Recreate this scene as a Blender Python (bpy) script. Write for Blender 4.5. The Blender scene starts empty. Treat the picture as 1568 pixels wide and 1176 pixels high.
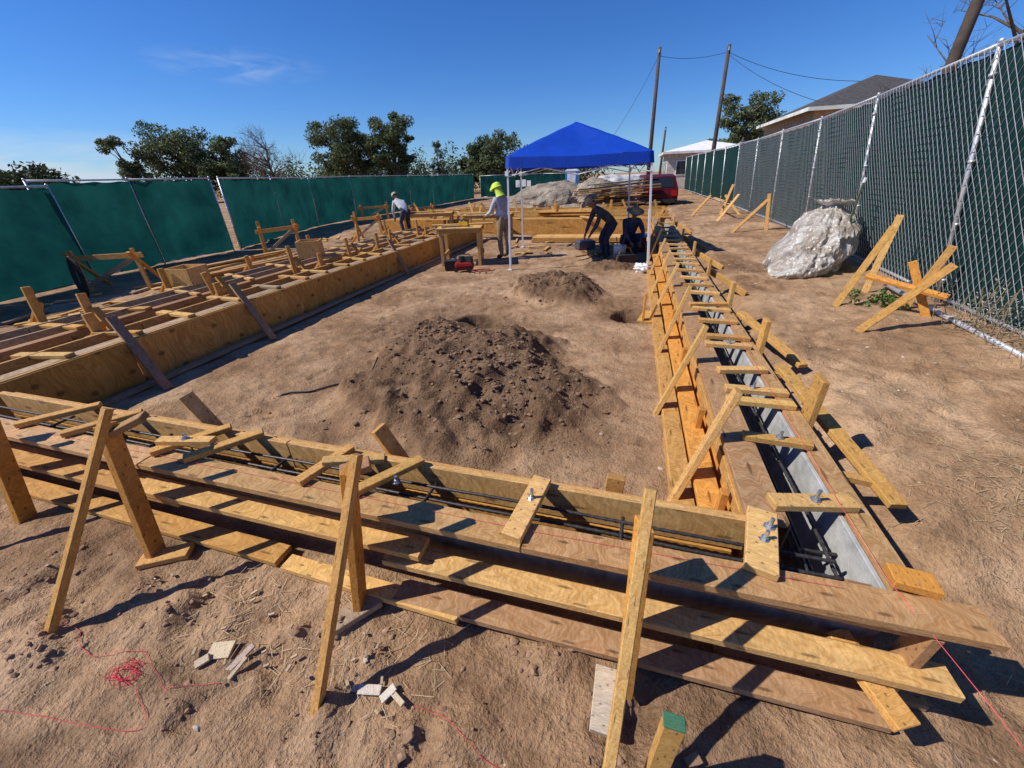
import bpy, math, random
from mathutils import Vector, Matrix, noise
V=Vector
random.seed(7)
rnd=random.uniform
scene=bpy.context.scene
COL=scene.collection
def sm(a,b,x):
    t=max(0,min(1,(x-a)/(b-a))); return t*t*(3-2*t)
def fr(x,y,s,o=3,z=0.):
    v=0;a=1;n=0
    for i in range(o):
        v+=a*noise.noise(V((x*s,y*s,z+i*7.3))); n+=a; a*=.5; s*=2.1
    return v/n
# ---------------------------------------------------------------- materials
def mat(name):
    m=bpy.data.materials.new(name); m.use_nodes=True
    nt=m.node_tree; b=nt.nodes['Principled BSDF']
    return m,nt,b
def N(nt,t,**k):
    n=nt.nodes.new(t)
    for a,v in k.items():
        if a in n.inputs: n.inputs[a].default_value=v
        else: setattr(n,a,v)
    return n
def ramp(nt,fac,stops):
    r=nt.nodes.new('ShaderNodeValToRGB'); e=r.color_ramp.elements
    while len(e)<len(stops): e.new(.5)
    for i,(p,c) in enumerate(stops):
        e[i].position=p; e[i].color=(c[0],c[1],c[2],1) if not isinstance(c,(int,float)) else (c,c,c,1)
    nt.links.new(fac,r.inputs[0]); return r.outputs[0]
def mix(nt,mode,f,a,b):
    m=nt.nodes.new('ShaderNodeMix'); m.data_type='RGBA'; m.blend_type=mode
    for s,v in ((m.inputs[0],f),(m.inputs[6],a),(m.inputs[7],b)):
        if isinstance(v,bpy.types.NodeSocket): nt.links.new(v,s)
        elif isinstance(v,(int,float)): s.default_value=v if s==m.inputs[0] else (v,v,v,1)
        else: s.default_value=(v[0],v[1],v[2],1)
    return m.outputs[2]
def wsum(nt,items):
    prev=None
    for s,k in items:
        m=nt.nodes.new('ShaderNodeMath'); m.operation='MULTIPLY_ADD'; nt.links.new(s,m.inputs[0]); m.inputs[1].default_value=k
        if prev: nt.links.new(prev,m.inputs[2])
        else: m.inputs[2].default_value=0
        prev=m.outputs[0]
    return prev
def noisef(nt,vec,scale,detail=4,rough=.55,dist=0):
    n=N(nt,'ShaderNodeTexNoise',Scale=scale,Detail=detail,Roughness=rough,Distortion=dist)
    if vec: nt.links.new(vec,n.inputs['Vector'])
    return n.outputs[0]
def bump(nt,b,h,strength,dist):
    n=N(nt,'ShaderNodeBump',Strength=strength,Distance=dist)
    nt.links.new(h,n.inputs['Height'])
    nt.links.new(n.outputs[0],b.inputs['Normal']); return n.outputs[0]
def mapping(nt,src,sc):
    m=nt.nodes.new('ShaderNodeMapping'); m.inputs['Scale'].default_value=sc
    nt.links.new(src,m.inputs[0]); return m.outputs[0]
def translucent(nt,b,c,f):
    out=nt.nodes['Material Output']; t=nt.nodes.new('ShaderNodeBsdfTranslucent')
    if isinstance(c,bpy.types.NodeSocket): nt.links.new(c,t.inputs[0])
    mx=nt.nodes.new('ShaderNodeMixShader'); mx.inputs[0].default_value=f
    nt.links.new(b.outputs[0],mx.inputs[1]); nt.links.new(t.outputs[0],mx.inputs[2]); nt.links.new(mx.outputs[0],out.inputs[0])
def simple(name,col,rough=.6,metal=0,var=.25,sc=6,bm=0,trans=0,bs=8):
    m,nt,b=mat(name)
    tc=nt.nodes.new('ShaderNodeTexCoord')
    f=noisef(nt,tc.outputs['Object'],sc,4,.6)
    c=ramp(nt,f,[(.3,[x*(1-var) for x in col]),(.7,[min(1,x*(1+var)) for x in col])])
    nt.links.new(c,b.inputs['Base Color'])
    b.inputs['Roughness'].default_value=rough; b.inputs['Metallic'].default_value=metal
    if bm: bump(nt,b,noisef(nt,tc.outputs['Object'],sc*bs,3),.6,bm)
    if trans: translucent(nt,b,c,trans)
    return m
def wood_mat():
    m,nt,b=mat('lumber')
    uv=nt.nodes.new('ShaderNodeUVMap'); uv.uv_map='UVMap'; u=uv.outputs[0]
    tc=nt.nodes.new('ShaderNodeTexCoord')
    at=nt.nodes.new('ShaderNodeAttribute'); at.attribute_name='tone'
    lo=noisef(nt,mapping(nt,u,(.9,5,1)),1,2,.5)
    sx=nt.nodes.new('ShaderNodeSeparateXYZ'); nt.links.new(u,sx.inputs[0])
    vv=wsum(nt,[(sx.outputs[1],34.),(lo,11.)]); uu=wsum(nt,[(sx.outputs[0],.35)])
    cx=nt.nodes.new('ShaderNodeCombineXYZ'); nt.links.new(uu,cx.inputs[0]); nt.links.new(vv,cx.inputs[1])
    g1=noisef(nt,cx.outputs[0],1,2,.5)
    g2=noisef(nt,mapping(nt,u,(3,170,1)),1,3,.65)
    c1=ramp(nt,g1,[(.30,(.68,.54,.38)),(.42,(1.,.96,.90)),(.50,(.82,.70,.54)),(.58,(1.06,1.04,1.0)),(.72,(.74,.61,.45))])
    c=mix(nt,'MULTIPLY',1,at.outputs[0],c1)
    c=mix(nt,'MULTIPLY',.8,c,ramp(nt,g2,[(.3,.72),(.65,1.14)]))
    vo=N(nt,'ShaderNodeTexVoronoi',Scale=1.0,Randomness=1.0); vo.voronoi_dimensions='2D'; nt.links.new(mapping(nt,u,(1.7,6.0,1)),vo.inputs['Vector'])
    k=ramp(nt,vo.outputs['Distance'],[(.0,.22),(.04,.40),(.06,.28),(.085,.75),(.13,1.)])
    c=mix(nt,'MULTIPLY',.85,c,k)
    d=noisef(nt,tc.outputs['Object'],9,5,.75)
    df=ramp(nt,d,[(.56,0.),(.74,.45)])
    c=mix(nt,'MIX',df,c,(.27,.17,.095))
    st=noisef(nt,mapping(nt,u,(1.2,9,1)),1,3,.6)
    c=mix(nt,'MULTIPLY',.5,c,ramp(nt,st,[(.35,.72),(.6,1.08)]))
    nt.links.new(c,b.inputs['Base Color']); b.inputs['Roughness'].default_value=.75
    b.inputs['Specular IOR Level'].default_value=.25
    bump(nt,b,wsum(nt,[(g1,.5),(g2,.6)]),.4,.003)
    return m
WOOD=wood_mat()
def dirt_mat():
    m,nt,b=mat('dirt')
    tc=nt.nodes.new('ShaderNodeTexCoord'); o=tc.outputs['Object']
    at=nt.nodes.new('ShaderNodeAttribute'); at.attribute_name='tone'
    n1=noisef(nt,o,.9,5,.68,.5)
    c=ramp(nt,n1,[(.32,(.235,.136,.072)),(.46,(.37,.225,.124)),(.56,(.475,.303,.174)),(.7,(.58,.39,.24))])
    n2=noisef(nt,o,6,6,.66,0)
    c=mix(nt,'MULTIPLY',.85,c,ramp(nt,n2,[(.3,.64),(.5,.98),(.72,1.17)]))
    n3=noisef(nt,o,55,3,.7)
    c=mix(nt,'MULTIPLY',.7,c,ramp(nt,n3,[(.32,.64),(.5,1.),(.72,1.15)]))
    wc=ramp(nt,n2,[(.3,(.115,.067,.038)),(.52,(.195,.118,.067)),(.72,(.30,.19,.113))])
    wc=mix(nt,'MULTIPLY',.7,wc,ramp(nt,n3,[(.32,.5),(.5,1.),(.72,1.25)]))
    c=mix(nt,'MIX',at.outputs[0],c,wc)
    nt.links.new(c,b.inputs['Base Color']); b.inputs['Roughness'].default_value=.95
    b.inputs['Specular IOR Level'].default_value=.1
    bump(nt,b,wsum(nt,[(n2,.85),(n3,.24)]),1.,.062)
    return m
DIRT=dirt_mat()
def tone_mat(name,rough=.8,trans=0,bm=0,vs=30):
    m,nt,b=mat(name)
    at=nt.nodes.new('ShaderNodeAttribute'); at.attribute_name='tone'
    b.inputs['Roughness'].default_value=rough
    b.inputs['Specular IOR Level'].default_value=.2
    if vs:
        tc=nt.nodes.new('ShaderNodeTexCoord')
        f=noisef(nt,tc.outputs['Object'],vs,3)
        c=mix(nt,'MULTIPLY',1,at.outputs[0],ramp(nt,f,[(.3,.7),(.7,1.2)]))
        if bm: bump(nt,b,f,.6,bm)
    else: c=at.outputs[0]
    nt.links.new(c,b.inputs['Base Color'])
    if trans: translucent(nt,b,c,trans)
    return m
ROCK=tone_mat('stone',.9,0,.004)
LEAF=tone_mat('foliage',.6,.3,0,0)
BARK=simple('bark',(.13,.10,.075),.9,0,.4,6,.02)
STRAW=tone_mat('straw',.8,0,0,0)
CLOTH=tone_mat('cloth',.9,0,.02,9)
PAINT=tone_mat('painted_surface',.4,0,0,2)
STEEL=simple('galvanized_steel',(.62,.63,.64),.45,.5,.15,20)
REBAR=simple('rebar_steel',(.06,.055,.055),.5,.4,.5,60)
BOLT=simple('zinc_bolt',(.5,.53,.55),.35,.8,.2,40)
GREY=simple('grey_form_panel',(.40,.40,.38),.8,0,.3,9,.004)
STRING=simple('mason_line',(.75,.06,.09),.7)
WHITEP=simple('white_powdercoat',(.8,.8,.8),.35,0,.05)
GLASS=simple('window_glass',(.02,.025,.03),.08,0,.1)
BLACK=simple('black_rubber',(.02,.02,.02),.7)
# ---------------------------------------------------------------- mesh builder
class MB:
    def __init__(s): s.v=[];s.f=[];s.uv=[];s.t=[];s.m=[]
    def face(s,idx,uv,tone,m=0): s.f.append(idx);s.uv.append(uv);s.t.append(tone);s.m.append(m)
    def obj(s,name,mats,parent=None,smooth=False,bevel=0):
        me=bpy.data.meshes.new(name); me.from_pydata([tuple(v) for v in s.v],[],s.f)
        ul=me.uv_layers.new(name='UVMap'); ca=me.color_attributes.new('tone','FLOAT_COLOR','CORNER')
        U=[];C=[]
        for f,uv,t in zip(s.f,s.uv,s.t):
            for k in range(len(f)):
                U+=list(uv[k]) if uv else [0,0]
                C+=[t[0],t[1],t[2],1]
        ul.data.foreach_set('uv',U); ca.data.foreach_set('color',C)
        for m in mats: me.materials.append(m)
        me.polygons.foreach_set('material_index',s.m)
        me.polygons.foreach_set('use_smooth',[smooth]*len(s.f))
        me.update()
        o=bpy.data.objects.new(name,me); COL.objects.link(o)
        if parent: o.parent=parent
        if bevel:
            b=o.modifiers.new('bevel','BEVEL'); b.width=bevel; b.segments=1; b.limit_method='ANGLE'
        return o
def empty(name):
    e=bpy.data.objects.new(name,None); COL.objects.link(e); e.empty_display_size=.2
    return e
FIR=(.64,.375,.12); FIR2=(.74,.475,.185); ORANGE=(.68,.33,.075); BROWN=(.42,.25,.125); GRAYW=(.42,.33,.23); PLY=(.66,.35,.09)
def jit(c,a=.12):
    k=1+rnd(-a,a); return (c[0]*k,c[1]*k*(1+rnd(-.04,.04)),c[2]*k*(1+rnd(-.1,.1)))
def board(mb,a,b,w,h,side=None,tone=FIR,m=0,j=.12):
    a=V(a);b=V(b);ax=(b-a); L=ax.length; ax.normalize()
    if side is None:
        side=V((-ax.y,ax.x,0))
        if side.length<.05: side=V((1,0,0))
    side=V(side); side=(side-ax*side.dot(ax)).normalized(); up=ax.cross(side).normalized()
    tone=jit(tone,j); i=len(mb.v)
    for p in (a,b):
        for sx,sy in ((-1,-1),(1,-1),(1,1),(-1,1)):
            mb.v.append(p+side*(sx*w/2)+up*(sy*h/2))
    uo=rnd(0,40); vo=rnd(0,40)
    acc=[0,w,w+h,2*w+h,2*w+2*h]
    for k in range(4):
        k2=(k+1)%4
        mb.face((i+k,i+k2,i+4+k2,i+4+k),[(uo,vo+acc[k]),(uo,vo+acc[k+1]),(uo+L,vo+acc[k+1]),(uo+L,vo+acc[k])],tone,m)
    for q in ((i+3,i+2,i+1,i),(i+4,i+5,i+6,i+7)):
        mb.face(q,[(uo,vo),(uo+w*.3,vo),(uo+w*.3,vo+h),(uo,vo+h)],[x*.85 for x in tone],m)
def box(mb,c,s,tone=(.5,.5,.5),m=0,rz=0,j=0):
    c=V(c); d=V((math.cos(rz),math.sin(rz),0))
    board(mb,c-d*s[0]/2,c+d*s[0]/2,s[1],s[2],None,tone,m,j)
def tube(mb,pts,rad,n=6,tone=(.5,.5,.5),m=0,cap=True):
    pts=[V(p) for p in pts]; i0=len(mb.v)
    if isinstance(rad,(int,float)): rad=[rad]*len(pts)
    ref=None
    for k,p in enumerate(pts):
        d=(pts[min(k+1,len(pts)-1)]-pts[max(k-1,0)]).normalized()
        if ref is None: ref=V((0,0,1)) if abs(d.z)<.9 else V((1,0,0))
        s=d.cross(ref).normalized(); t=s.cross(d).normalized(); ref=t
        for q in range(n):
            an=2*math.pi*q/n; mb.v.append(p+s*(math.cos(an)*rad[k])+t*(math.sin(an)*rad[k]))
    for k in range(len(pts)-1):
        for q in range(n):
            a=i0+k*n+q;b=i0+k*n+(q+1)%n
            mb.face((a,b,b+n,a+n),[(0,0)]*4,tone,m)
    if cap:
        mb.face(tuple(range(i0+n-1,i0-1,-1)),[(0,0)]*n,tone,m)
        e=i0+(len(pts)-1)*n; mb.face(tuple(range(e,e+n)),[(0,0)]*n,tone,m)
_PH=(1+5**.5)/2
ICO=[V(v).normalized() for v in ((-1,_PH,0),(1,_PH,0),(-1,-_PH,0),(1,-_PH,0),(0,-1,_PH),(0,1,_PH),(0,-1,-_PH),(0,1,-_PH),(_PH,0,-1),(_PH,0,1),(-_PH,0,-1),(-_PH,0,1))]
ICF=((0,11,5),(0,5,1),(0,1,7),(0,7,10),(0,10,11),(1,5,9),(5,11,4),(11,10,2),(10,7,6),(7,1,8),(3,9,4),(3,4,2),(3,2,6),(3,6,8),(3,8,9),(4,9,5),(2,4,11),(6,2,10),(8,6,7),(9,8,1))
def rock(mb,c,r,tone,m=0,flat=.7):
    i=len(mb.v); c=V(c); s=V((rnd(.7,1.3),rnd(.7,1.3),rnd(.5,1)*flat)); a=rnd(0,6)
    ca,sa=math.cos(a),math.sin(a)
    for v in ICO:
        k=r*rnd(.7,1.25); x=v.x*s.x*k;y=v.y*s.y*k
        mb.v.append(c+V((x*ca-y*sa,x*sa+y*ca,v.z*s.z*k)))
    for f in ICF: mb.face(tuple(i+q for q in f),None,tone,m)
def blob(name,c,r,mats,parent,seed=0,amp=.15,fs=2.,sub=4,tone=(.5,.5,.5),flatbase=None,fold=0,ff=2.3):
    import bmesh
    bm=bmesh.new(); bmesh.ops.create_icosphere(bm,subdivisions=sub,radius=1)
    for v in bm.verts:
        n=v.co.normalized(); k=1+amp*noise.noise(n*fs+V((seed,0,0)))*2+amp*.4*noise.noise(n*fs*3.1+V((seed,3,0)))
        if fold:
            w=V((n.x,n.y,n.z*.45))*ff+V((seed,9,0)); w+=V((noise.noise(n*3),noise.noise(n*3+V((5,0,0))),0))*.8
            k+=fold*(1-abs(noise.noise(w*1.6))*3.5)+fold*.6*(1-abs(noise.noise(w*4+V((0,0,4))))*3.5)
        v.co=V((n.x*r[0]*k,n.y*r[1]*k,n.z*r[2]*k))+V(c)
        if flatbase is not None and v.co.z<flatbase: v.co.z=flatbase
    me=bpy.data.meshes.new(name); bm.to_mesh(me); bm.free()
    ca=me.color_attributes.new('tone','FLOAT_COLOR','POINT'); ca.data.foreach_set('color',[tone[0],tone[1],tone[2],1]*len(me.vertices))
    for m in mats: me.materials.append(m)
    me.polygons.foreach_set('use_smooth',[True]*len(me.polygons))
    o=bpy.data.objects.new(name,me); COL.objects.link(o); o.parent=parent; return o
# ---------------------------------------------------------------- terrain
MOUNDS=[(-1.5,3.3,1.2,1.25,.37),(-2.2,4.0,.6,.65,.29),(-.95,3.1,.75,.8,.13),(-1.15,7.0,.85,.8,.30),(-.35,9.2,.6,.5,.12)]
HOLES=[(-2.0,5.15,.38,.26,.5),(.12,5.75,.26,.26,.45)]
LUMPS=[(rnd(-3.2,1.6),rnd(.25,.95),rnd(.06,.16),rnd(.02,.05)) for i in range(22)]
FEET=[(rnd(-4.5,.3),rnd(1.8,12),rnd(0,3.1)) for i in range(190)]+[(rnd(-3,2),rnd(.3,.95),rnd(0,3.1)) for i in range(24)]+[(rnd(1.5,3.4),rnd(1,9),rnd(0,3.1)) for i in range(60)]
FG={}
for f in FEET: 
    for a in (-1,0,1):
        for b in (-1,0,1): FG.setdefault((int(f[0]//.5)+a,int(f[1]//.5)+b),[]).append(f)
def mound(x,y):
    z=0;w=0
    for cx,cy,rx,ry,h in MOUNDS:
        if abs(x-cx)>rx*1.8 or abs(y-cy)>ry*1.8: continue
        e=fr(x+cx,y,1.7,3)*.46
        r=math.hypot((x-cx)/rx,(y-cy)/ry)+e
        if r<1.25:
            q=max(0,1-r*r*.75); z=max(z,h*q**1.15); w=max(w,sm(1.1,.85,r))
    return z,w
def hgt(x,y):
    if abs(x)>40 or y>60 or y<-20: return -.05,0
    z=.035*fr(x,y,.5,2)+.03*fr(x,y,2.6,4)
    z+=sm(1.2,1.8,x)*.27*sm(1.1,2.6,y)+sm(1.6,3.6,x)*.08
    if x>1.3 : z+=.06*fr(x,y,1.8,4)+.05*max(0,fr(x,y,6,3,3))
    if y<1.1:
        z+=.035*fr(x,y,2.2,4,5)+.024*fr(x,y,9,3,2)
        for cx,cy,r,h in LUMPS:
            d=math.hypot(x-cx,y-cy)
            if d<r: z+=h*(1-(d/r)**2)*(.6+1.2*abs(noise.noise(V((x*22,y*22,0)))))
    if x<-7.5: z+=.06*fr(x,y,.9,3)+.08
    for fx,fy,fa in FG.get((int(x//.5),int(y//.5)),()):
        dx=x-fx;dy=y-fy;u=dx*math.cos(fa)+dy*math.sin(fa);v=-dx*math.sin(fa)+dy*math.cos(fa)
        q=(u/.15)**2+(v/.06)**2
        if q<2.2: z+= -.018*sm(1.3,.6,q)+.010*sm(.8,1.3,q)*sm(2.2,1.4,q)
    m,w=mound(x,y)
    if m>0:
        z+=m+w*(.14*fr(x,y,4.5,5)+.055*abs(noise.noise(V((x*11,y*11,0))))+.035*abs(noise.noise(V((x*23,y*23,3)))))
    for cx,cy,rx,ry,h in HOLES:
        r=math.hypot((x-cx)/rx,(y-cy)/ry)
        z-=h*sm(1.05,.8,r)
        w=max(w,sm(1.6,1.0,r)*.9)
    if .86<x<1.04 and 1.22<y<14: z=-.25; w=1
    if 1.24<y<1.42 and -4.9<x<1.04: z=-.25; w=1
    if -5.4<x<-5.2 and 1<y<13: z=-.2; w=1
    w=max(w,sm(.1,.4,fr(x,y,.55,4,9))*.55)
    if y<1.2: w=max(w,.22+.5*sm(0,.35,fr(x,y,1.3,3,4)))
    return z,w
def G(x,y): return hgt(x,y)[0]
def rng(a,b,s):
    n=max(1,round((b-a)/s)); return [a+(b-a)*i/n for i in range(n)]
xs=[-900,-500,-300,-180,-120,-80,-60,-45,-35]+rng(-28,-14,1.2)+rng(-14,-6,.2)+rng(-6,-3.4,.042)+rng(-3.4,3,.03)+rng(3,6,.1)+rng(6,12,1)+[12,16,22,30,45,70,120,200,350,600,900]
ys=[-900,-400,-150,-60,-25,-10,-5]+rng(-3,0,.25)+rng(0,1.3,.02)+rng(1.3,5,.03)+rng(5,8,.045)+rng(8,13,.08)+rng(13,20,.3)+rng(20,40,1.2)+[40,50,60,80,110,150,220,320,500,900]
nx,ny=len(xs),len(ys)
vs=[];ws=[]
for y in ys:
    for x in xs:
        z,w=hgt(x,y); vs.append((x,y,z)); ws+= [w,w,w,1]
fs=[(j*nx+i,j*nx+i+1,(j+1)*nx+i+1,(j+1)*nx+i) for j in range(ny-1) for i in range(nx-1)]
me=bpy.data.meshes.new('ground'); me.from_pydata(vs,[],fs)
ca=me.color_attributes.new('tone','FLOAT_COLOR','POINT'); ca.data.foreach_set('color',ws)
me.materials.append(DIRT); me.polygons.foreach_set('use_smooth',[True]*len(fs)); me.update()
ground=bpy.data.objects.new('ground',me); COL.objects.link(ground)
mb=MB()
for i in range(1500):
    q=random.random()
    if q<.6: x=rnd(1.4,3.8);y=rnd(.3,9)
    elif q<.72: x=rnd(-4.5,2);y=rnd(.15,1.0)
    else: x=rnd(-4.8,.5);y=rnd(1.6,10)
    r=.003+.018*random.random()**5
    k=rnd(.6,1.1); rock(mb,(x,y,G(x,y)+r*.1),r,random.choice([(.46*k,.34*k,.24*k),(.55*k,.45*k,.35*k),(.42*k,.28*k,.18*k)]))
mb.obj('pebbles',[ROCK])
mb=MB()
n=0
while n<4600:
    fg=n>=4000
    if not fg:
        c=random.choice(MOUNDS[:4]); x=random.gauss(c[0],c[2]*.5); y=random.gauss(c[1],c[3]*.5)
    else:
        c=random.choice(LUMPS); x=random.gauss(c[0],c[2]*.8); y=random.gauss(c[1],c[2]*.8)
    n+=1
    if x>.3 and y>1 or (y<1.6 and not fg) or (fg and y>.98): continue
    r=.005+(.014 if fg else .024)*random.random()**3; k=rnd(.75,1.2)*(1.35 if fg else 1)
    rock(mb,(x,y,G(x,y)+r*.1),r,(.24*k,.148*k,.09*k))
mb.obj('dirt_clods',[ROCK])
mb=MB()
for i in range(1000):
    q=random.random()
    if q<.5: x=random.gauss(2.25,.22);y=random.gauss(2.3,.28)
    elif q<.8: x=rnd(1.5,3.6);y=rnd(.5,7)
    else: x=rnd(-2.0,-.6);y=rnd(.5,.95)
    L=rnd(.03,.11);a=rnd(0,6.3);z=G(x,y)+.006;d=V((math.cos(a),math.sin(a),rnd(-.05,.15)))*L;s=V((-math.sin(a),math.cos(a),0))*.0011
    i0=len(mb.v);p=V((x,y,z)); mb.v+=[p-s,p+s,p+d+s,p+d-s]; k=rnd(.6,1.1); mb.face((i0,i0+1,i0+2,i0+3),None,(.62*k,.48*k,.28*k))
mb.obj('straw_litter',[STRAW])
def bolt(mb,x,y,z,h=.06):
    tube(mb,[(x,y,z-.02),(x+.004,y,z+h)],.0085,8)
    tube(mb,[(x,y,z),(x,y,z+.005)],.022,12); tube(mb,[(x,y,z+.005),(x,y,z+.018)],.014,6)
def rebar(mb,a,b,r=.0085,wob=.012):
    a=V(a);b=V(b);L=(b-a).length;n=int(L/.022);pts=[];rr=[]
    s=rnd(0,50)
    for i in range(n+1):
        t=i/n;p=a.lerp(b,t); p.z+=wob*noise.noise(V((s,t*L*1.3,0))); q=noise.noise(V((s,3,t*L)))*wob
        if abs(b.x-a.x)>abs(b.y-a.y): p.y+=q
        else: p.x+=q
        pts.append(p); rr.append(r*(1.18 if i%2 else .9))
    tube(mb,pts,rr,6)
# ================================================================ FRONT FORMWORK
root=empty('concrete_formwork'); mb=MB()
T=.5
board(mb,(-4.75,1.455,T-.095),(-1.9,1.46,T-.095),.038,.19,tone=FIR2)
board(mb,(-1.895,1.46,T-.095),(.66,1.475,T-.092),.038,.19,tone=FIR2)
board(mb,(-4.7,1.5,T-.11),(.62,1.515,T-.11),.03,.17,tone=FIR)
board(mb,(-4.75,1.445,.15),(.62,1.46,.15),.02,.3,tone=PLY)
board(mb,(-4.9,1.135,T-.019),(-2.62,1.135,T-.021),.14,.038,tone=(.60,.385,.19))
board(mb,(-2.61,1.138,T-.02),(-.315,1.14,T-.019),.14,.038,tone=(.58,.365,.175))
board(mb,(-.31,1.14,T-.018),(1.33,1.165,T-.016),.14,.038,tone=(.50,.29,.135))
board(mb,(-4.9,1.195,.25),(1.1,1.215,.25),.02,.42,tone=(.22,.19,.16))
for x0,x1,t in ((-4.9,-2.9,FIR),(-2.88,-.9,BROWN),(-.88,1.2,BROWN)):
    board(mb,(x0,1.165,T-.095),(x1,1.172,T-.095),.036,.09,tone=t)
board(mb,(-4.8,1.09,.29),(-2.35,1.09,.29),.15,.038,tone=FIR)
board(mb,(-2.7,1.07,.325),(-.8,1.08,.325),.12,.036,tone=FIR2)
board(mb,(-1.0,1.055,.26),(1.27,1.085,.26),.11,.038,tone=FIR2)
board(mb,(-1.0,1.10,.225),(1.2,1.13,.225),.036,.09,tone=BROWN)
board(mb,(-4.8,1.08,.245),(-1.2,1.1,.245),.03,.07,tone=BROWN)
board(mb,(-4.7,1.04,.045),(-1.7,1.03,.045),.12,.036,tone=FIR)
board(mb,(-1.65,1.0,.045),(-.6,.98,.045),.09,.036,tone=FIR2)
board(mb,(-.95,1.01,.05),(1.12,1.04,.05),.12,.036,tone=(.52,.33,.165))
board(mb,(.55,1.16,.02),(1.3,1.15,.03),.09,.036,tone=BROWN)
board(mb,(.96,1.2,.24),(1.09,.93,.19),.09,.038,tone=FIR)
board(mb,(1.08,1.285,T+.02),(1.22,1.27,T+.02),.089,.038,tone=ORANGE)
board(mb,(.98,1.26,.12),(1.0,1.26,.46),.089,.038,tone=BROWN,side=(1,0,0))
board(mb,(1.15,1.14,0),(1.16,1.14,.455),.038,.089,tone=BROWN,side=(1,0,0))
Z=T+.019
board(mb,(-.36,1.09,Z),(-.30,1.47,Z+.012),.092,.036,tone=FIR2)
for x,dx in ((-1.50,.12),(-1.12,.28),(-2.5,.30),(-2.24,.30),(-3.3,.3),(-3.75,.35)):
    board(mb,(x-dx*.35,1.15,Z+.003),(x+dx*.5,1.47,Z+.012),.062,.034,tone=FIR)
board(mb,(-1.50,1.30,Z+.03),(-1.22,1.46,Z-.02),.06,.034,tone=FIR2)
board(mb,(-2.62,1.22,Z+.036),(-2.28,1.30,Z+.036),.06,.034,tone=FIR2)
board(mb,(.62,1.17,Z+.004),(.70,1.50,Z+.01),.115,.036,tone=FIR2)
board(mb,(-2.45,1.60,-.05),(-2.80,1.56,.66),.089,.038,tone=FIR2,side=(.3,1,0))
board(mb,(-1.0,1.60,-.05),(-1.30,1.56,.63),.089,.038,tone=FIR,side=(.3,1,0))
board(mb,(.04,1.57,-.05),(.06,1.57,.54),.089,.038,tone=FIR,side=(1,0,0))
def kicker(thinfoot,thintop,thickfoot,thicktop,tt=FIR,tk=ORANGE):
    board(mb,thinfoot,thintop,.038,.036,tone=tt,side=(1,0,0))
    board(mb,thickfoot,thicktop,.038,.10,tone=tk,side=(.95,.3,0))
kicker((-2.51,.31,-.1),(-2.40,1.0,.95),(-2.46,.86,.03),(-2.60,1.04,.80))
board(mb,(-2.50,.80,.03),(-2.28,.93,.035),.1,.036,tone=FIR)
board(mb,(-2.60,1.04,.74),(-2.47,1.15,.80),.089,.036,tone=BROWN,side=(.9,-.3,.2))
kicker((-1.04,.43,-.1),(-.965,1.0,.935),(-1.11,.90,.03),(-1.06,1.03,.82))
board(mb,(-1.18,.78,.03),(-1.04,.96,.035),.1,.036,tone=GRAYW)
board(mb,(-1.12,1.04,.77),(-1.02,1.12,.78),.08,.036,tone=BROWN)
kicker((.10,.40,-.05),(.15,1.02,.99),(.17,.88,.03),(.155,1.05,.80),tt=FIR2)
board(mb,(.095,.70,.03),(.10,.93,.035),.10,.03,tone=(.58,.52,.45))
board(mb,(-3.75,.35,-.1),(-3.6,1.0,.85),.044,.038,tone=FIR,side=(1,0,0))
board(mb,(-3.65,.85,0),(-3.75,1.04,.75),.038,.1,tone=ORANGE,side=(1,.3,0))
mb.obj('form_boards',[WOOD,GREY],root,bevel=.003)
mb=MB()
for y,z in ((1.25,.43),(1.31,.40),(1.38,.42)):
    rebar(mb,(-4.8,y,z),(.98,y+.015,z))
for y in (1.28,1.36): rebar(mb,(-4.8,y,.2),(1.0,y,.2))
for x in (-3.9,-2.9,-1.9,-.9,.1): rebar(mb,(x,1.23,.41),(x+.01,1.43,.41),wob=0)
mb.obj('rebar',[REBAR],root,smooth=True)
mb=MB(); bolt(mb,-.325,1.32,Z+.02); bolt(mb,-2.45,1.26,Z+.05,.04); bolt(mb,.665,1.33,Z+.02,.05); bolt(mb,-1.05,1.3,.5,.04)
mb.obj('anchor_bolts',[BOLT],root)
mb=MB(); board(mb,(.26,.60,-.1),(.275,.625,.46),.06,.038,tone=FIR,side=(1,0,0)); board(mb,(.27505,.6251,.454),(.2753,.6255,.464),.063,.041,tone=(.08,.26,.15),side=(1,0,0))
mb.obj('survey_stake',[WOOD],bevel=.002)
# ================================================================ RIGHT FORMWORK
root=empty('concrete_formwork'); mb=MB()
def run(x,z,w,h,y0,y1,tone,m=0,seg=3.2,dx=0,jx=.006):
    y=y0
    while y<y1-.05:
        e=min(y+seg*rnd(.85,1.1),y1)
        o=rnd(-jx,jx); board(mb,(x+o,y+.003,z+rnd(-.002,.002)),(x+o+dx,e-.003,z),w,h,tone=tone,m=m); y=e
YE=14.5
run(.735,T-.019,.17,.038,1.49,YE,(.42,.265,.14))
run(.70,.24,.02,.44,1.48,YE,ORANGE,seg=2.4,jx=.001)
run(.675,.36,.038,.09,1.5,YE,FIR)
run(.60,.22,.13,.038,1.52,YE,ORANGE)
run(.655,.12,.038,.14,1.52,YE,FIR)
run(.49,.06,.13,.038,1.55,YE,FIR)
run(.44,.03,.038,.09,1.56,YE,FIR)
run(1.065,.26,.02,.44,1.24,YE,(.4,.4,.38),1,seg=2.4,jx=.001)
run(1.13,T-.019,.10,.038,1.24,YE,(.50,.32,.16))
run(1.095,.26,.03,.36,1.26,YE,BROWN)
run(1.27,.30,.09,.038,1.5,YE,BROWN)
run(.835,.25,.01,.44,1.5,YE,(.3,.2,.12))
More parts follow.
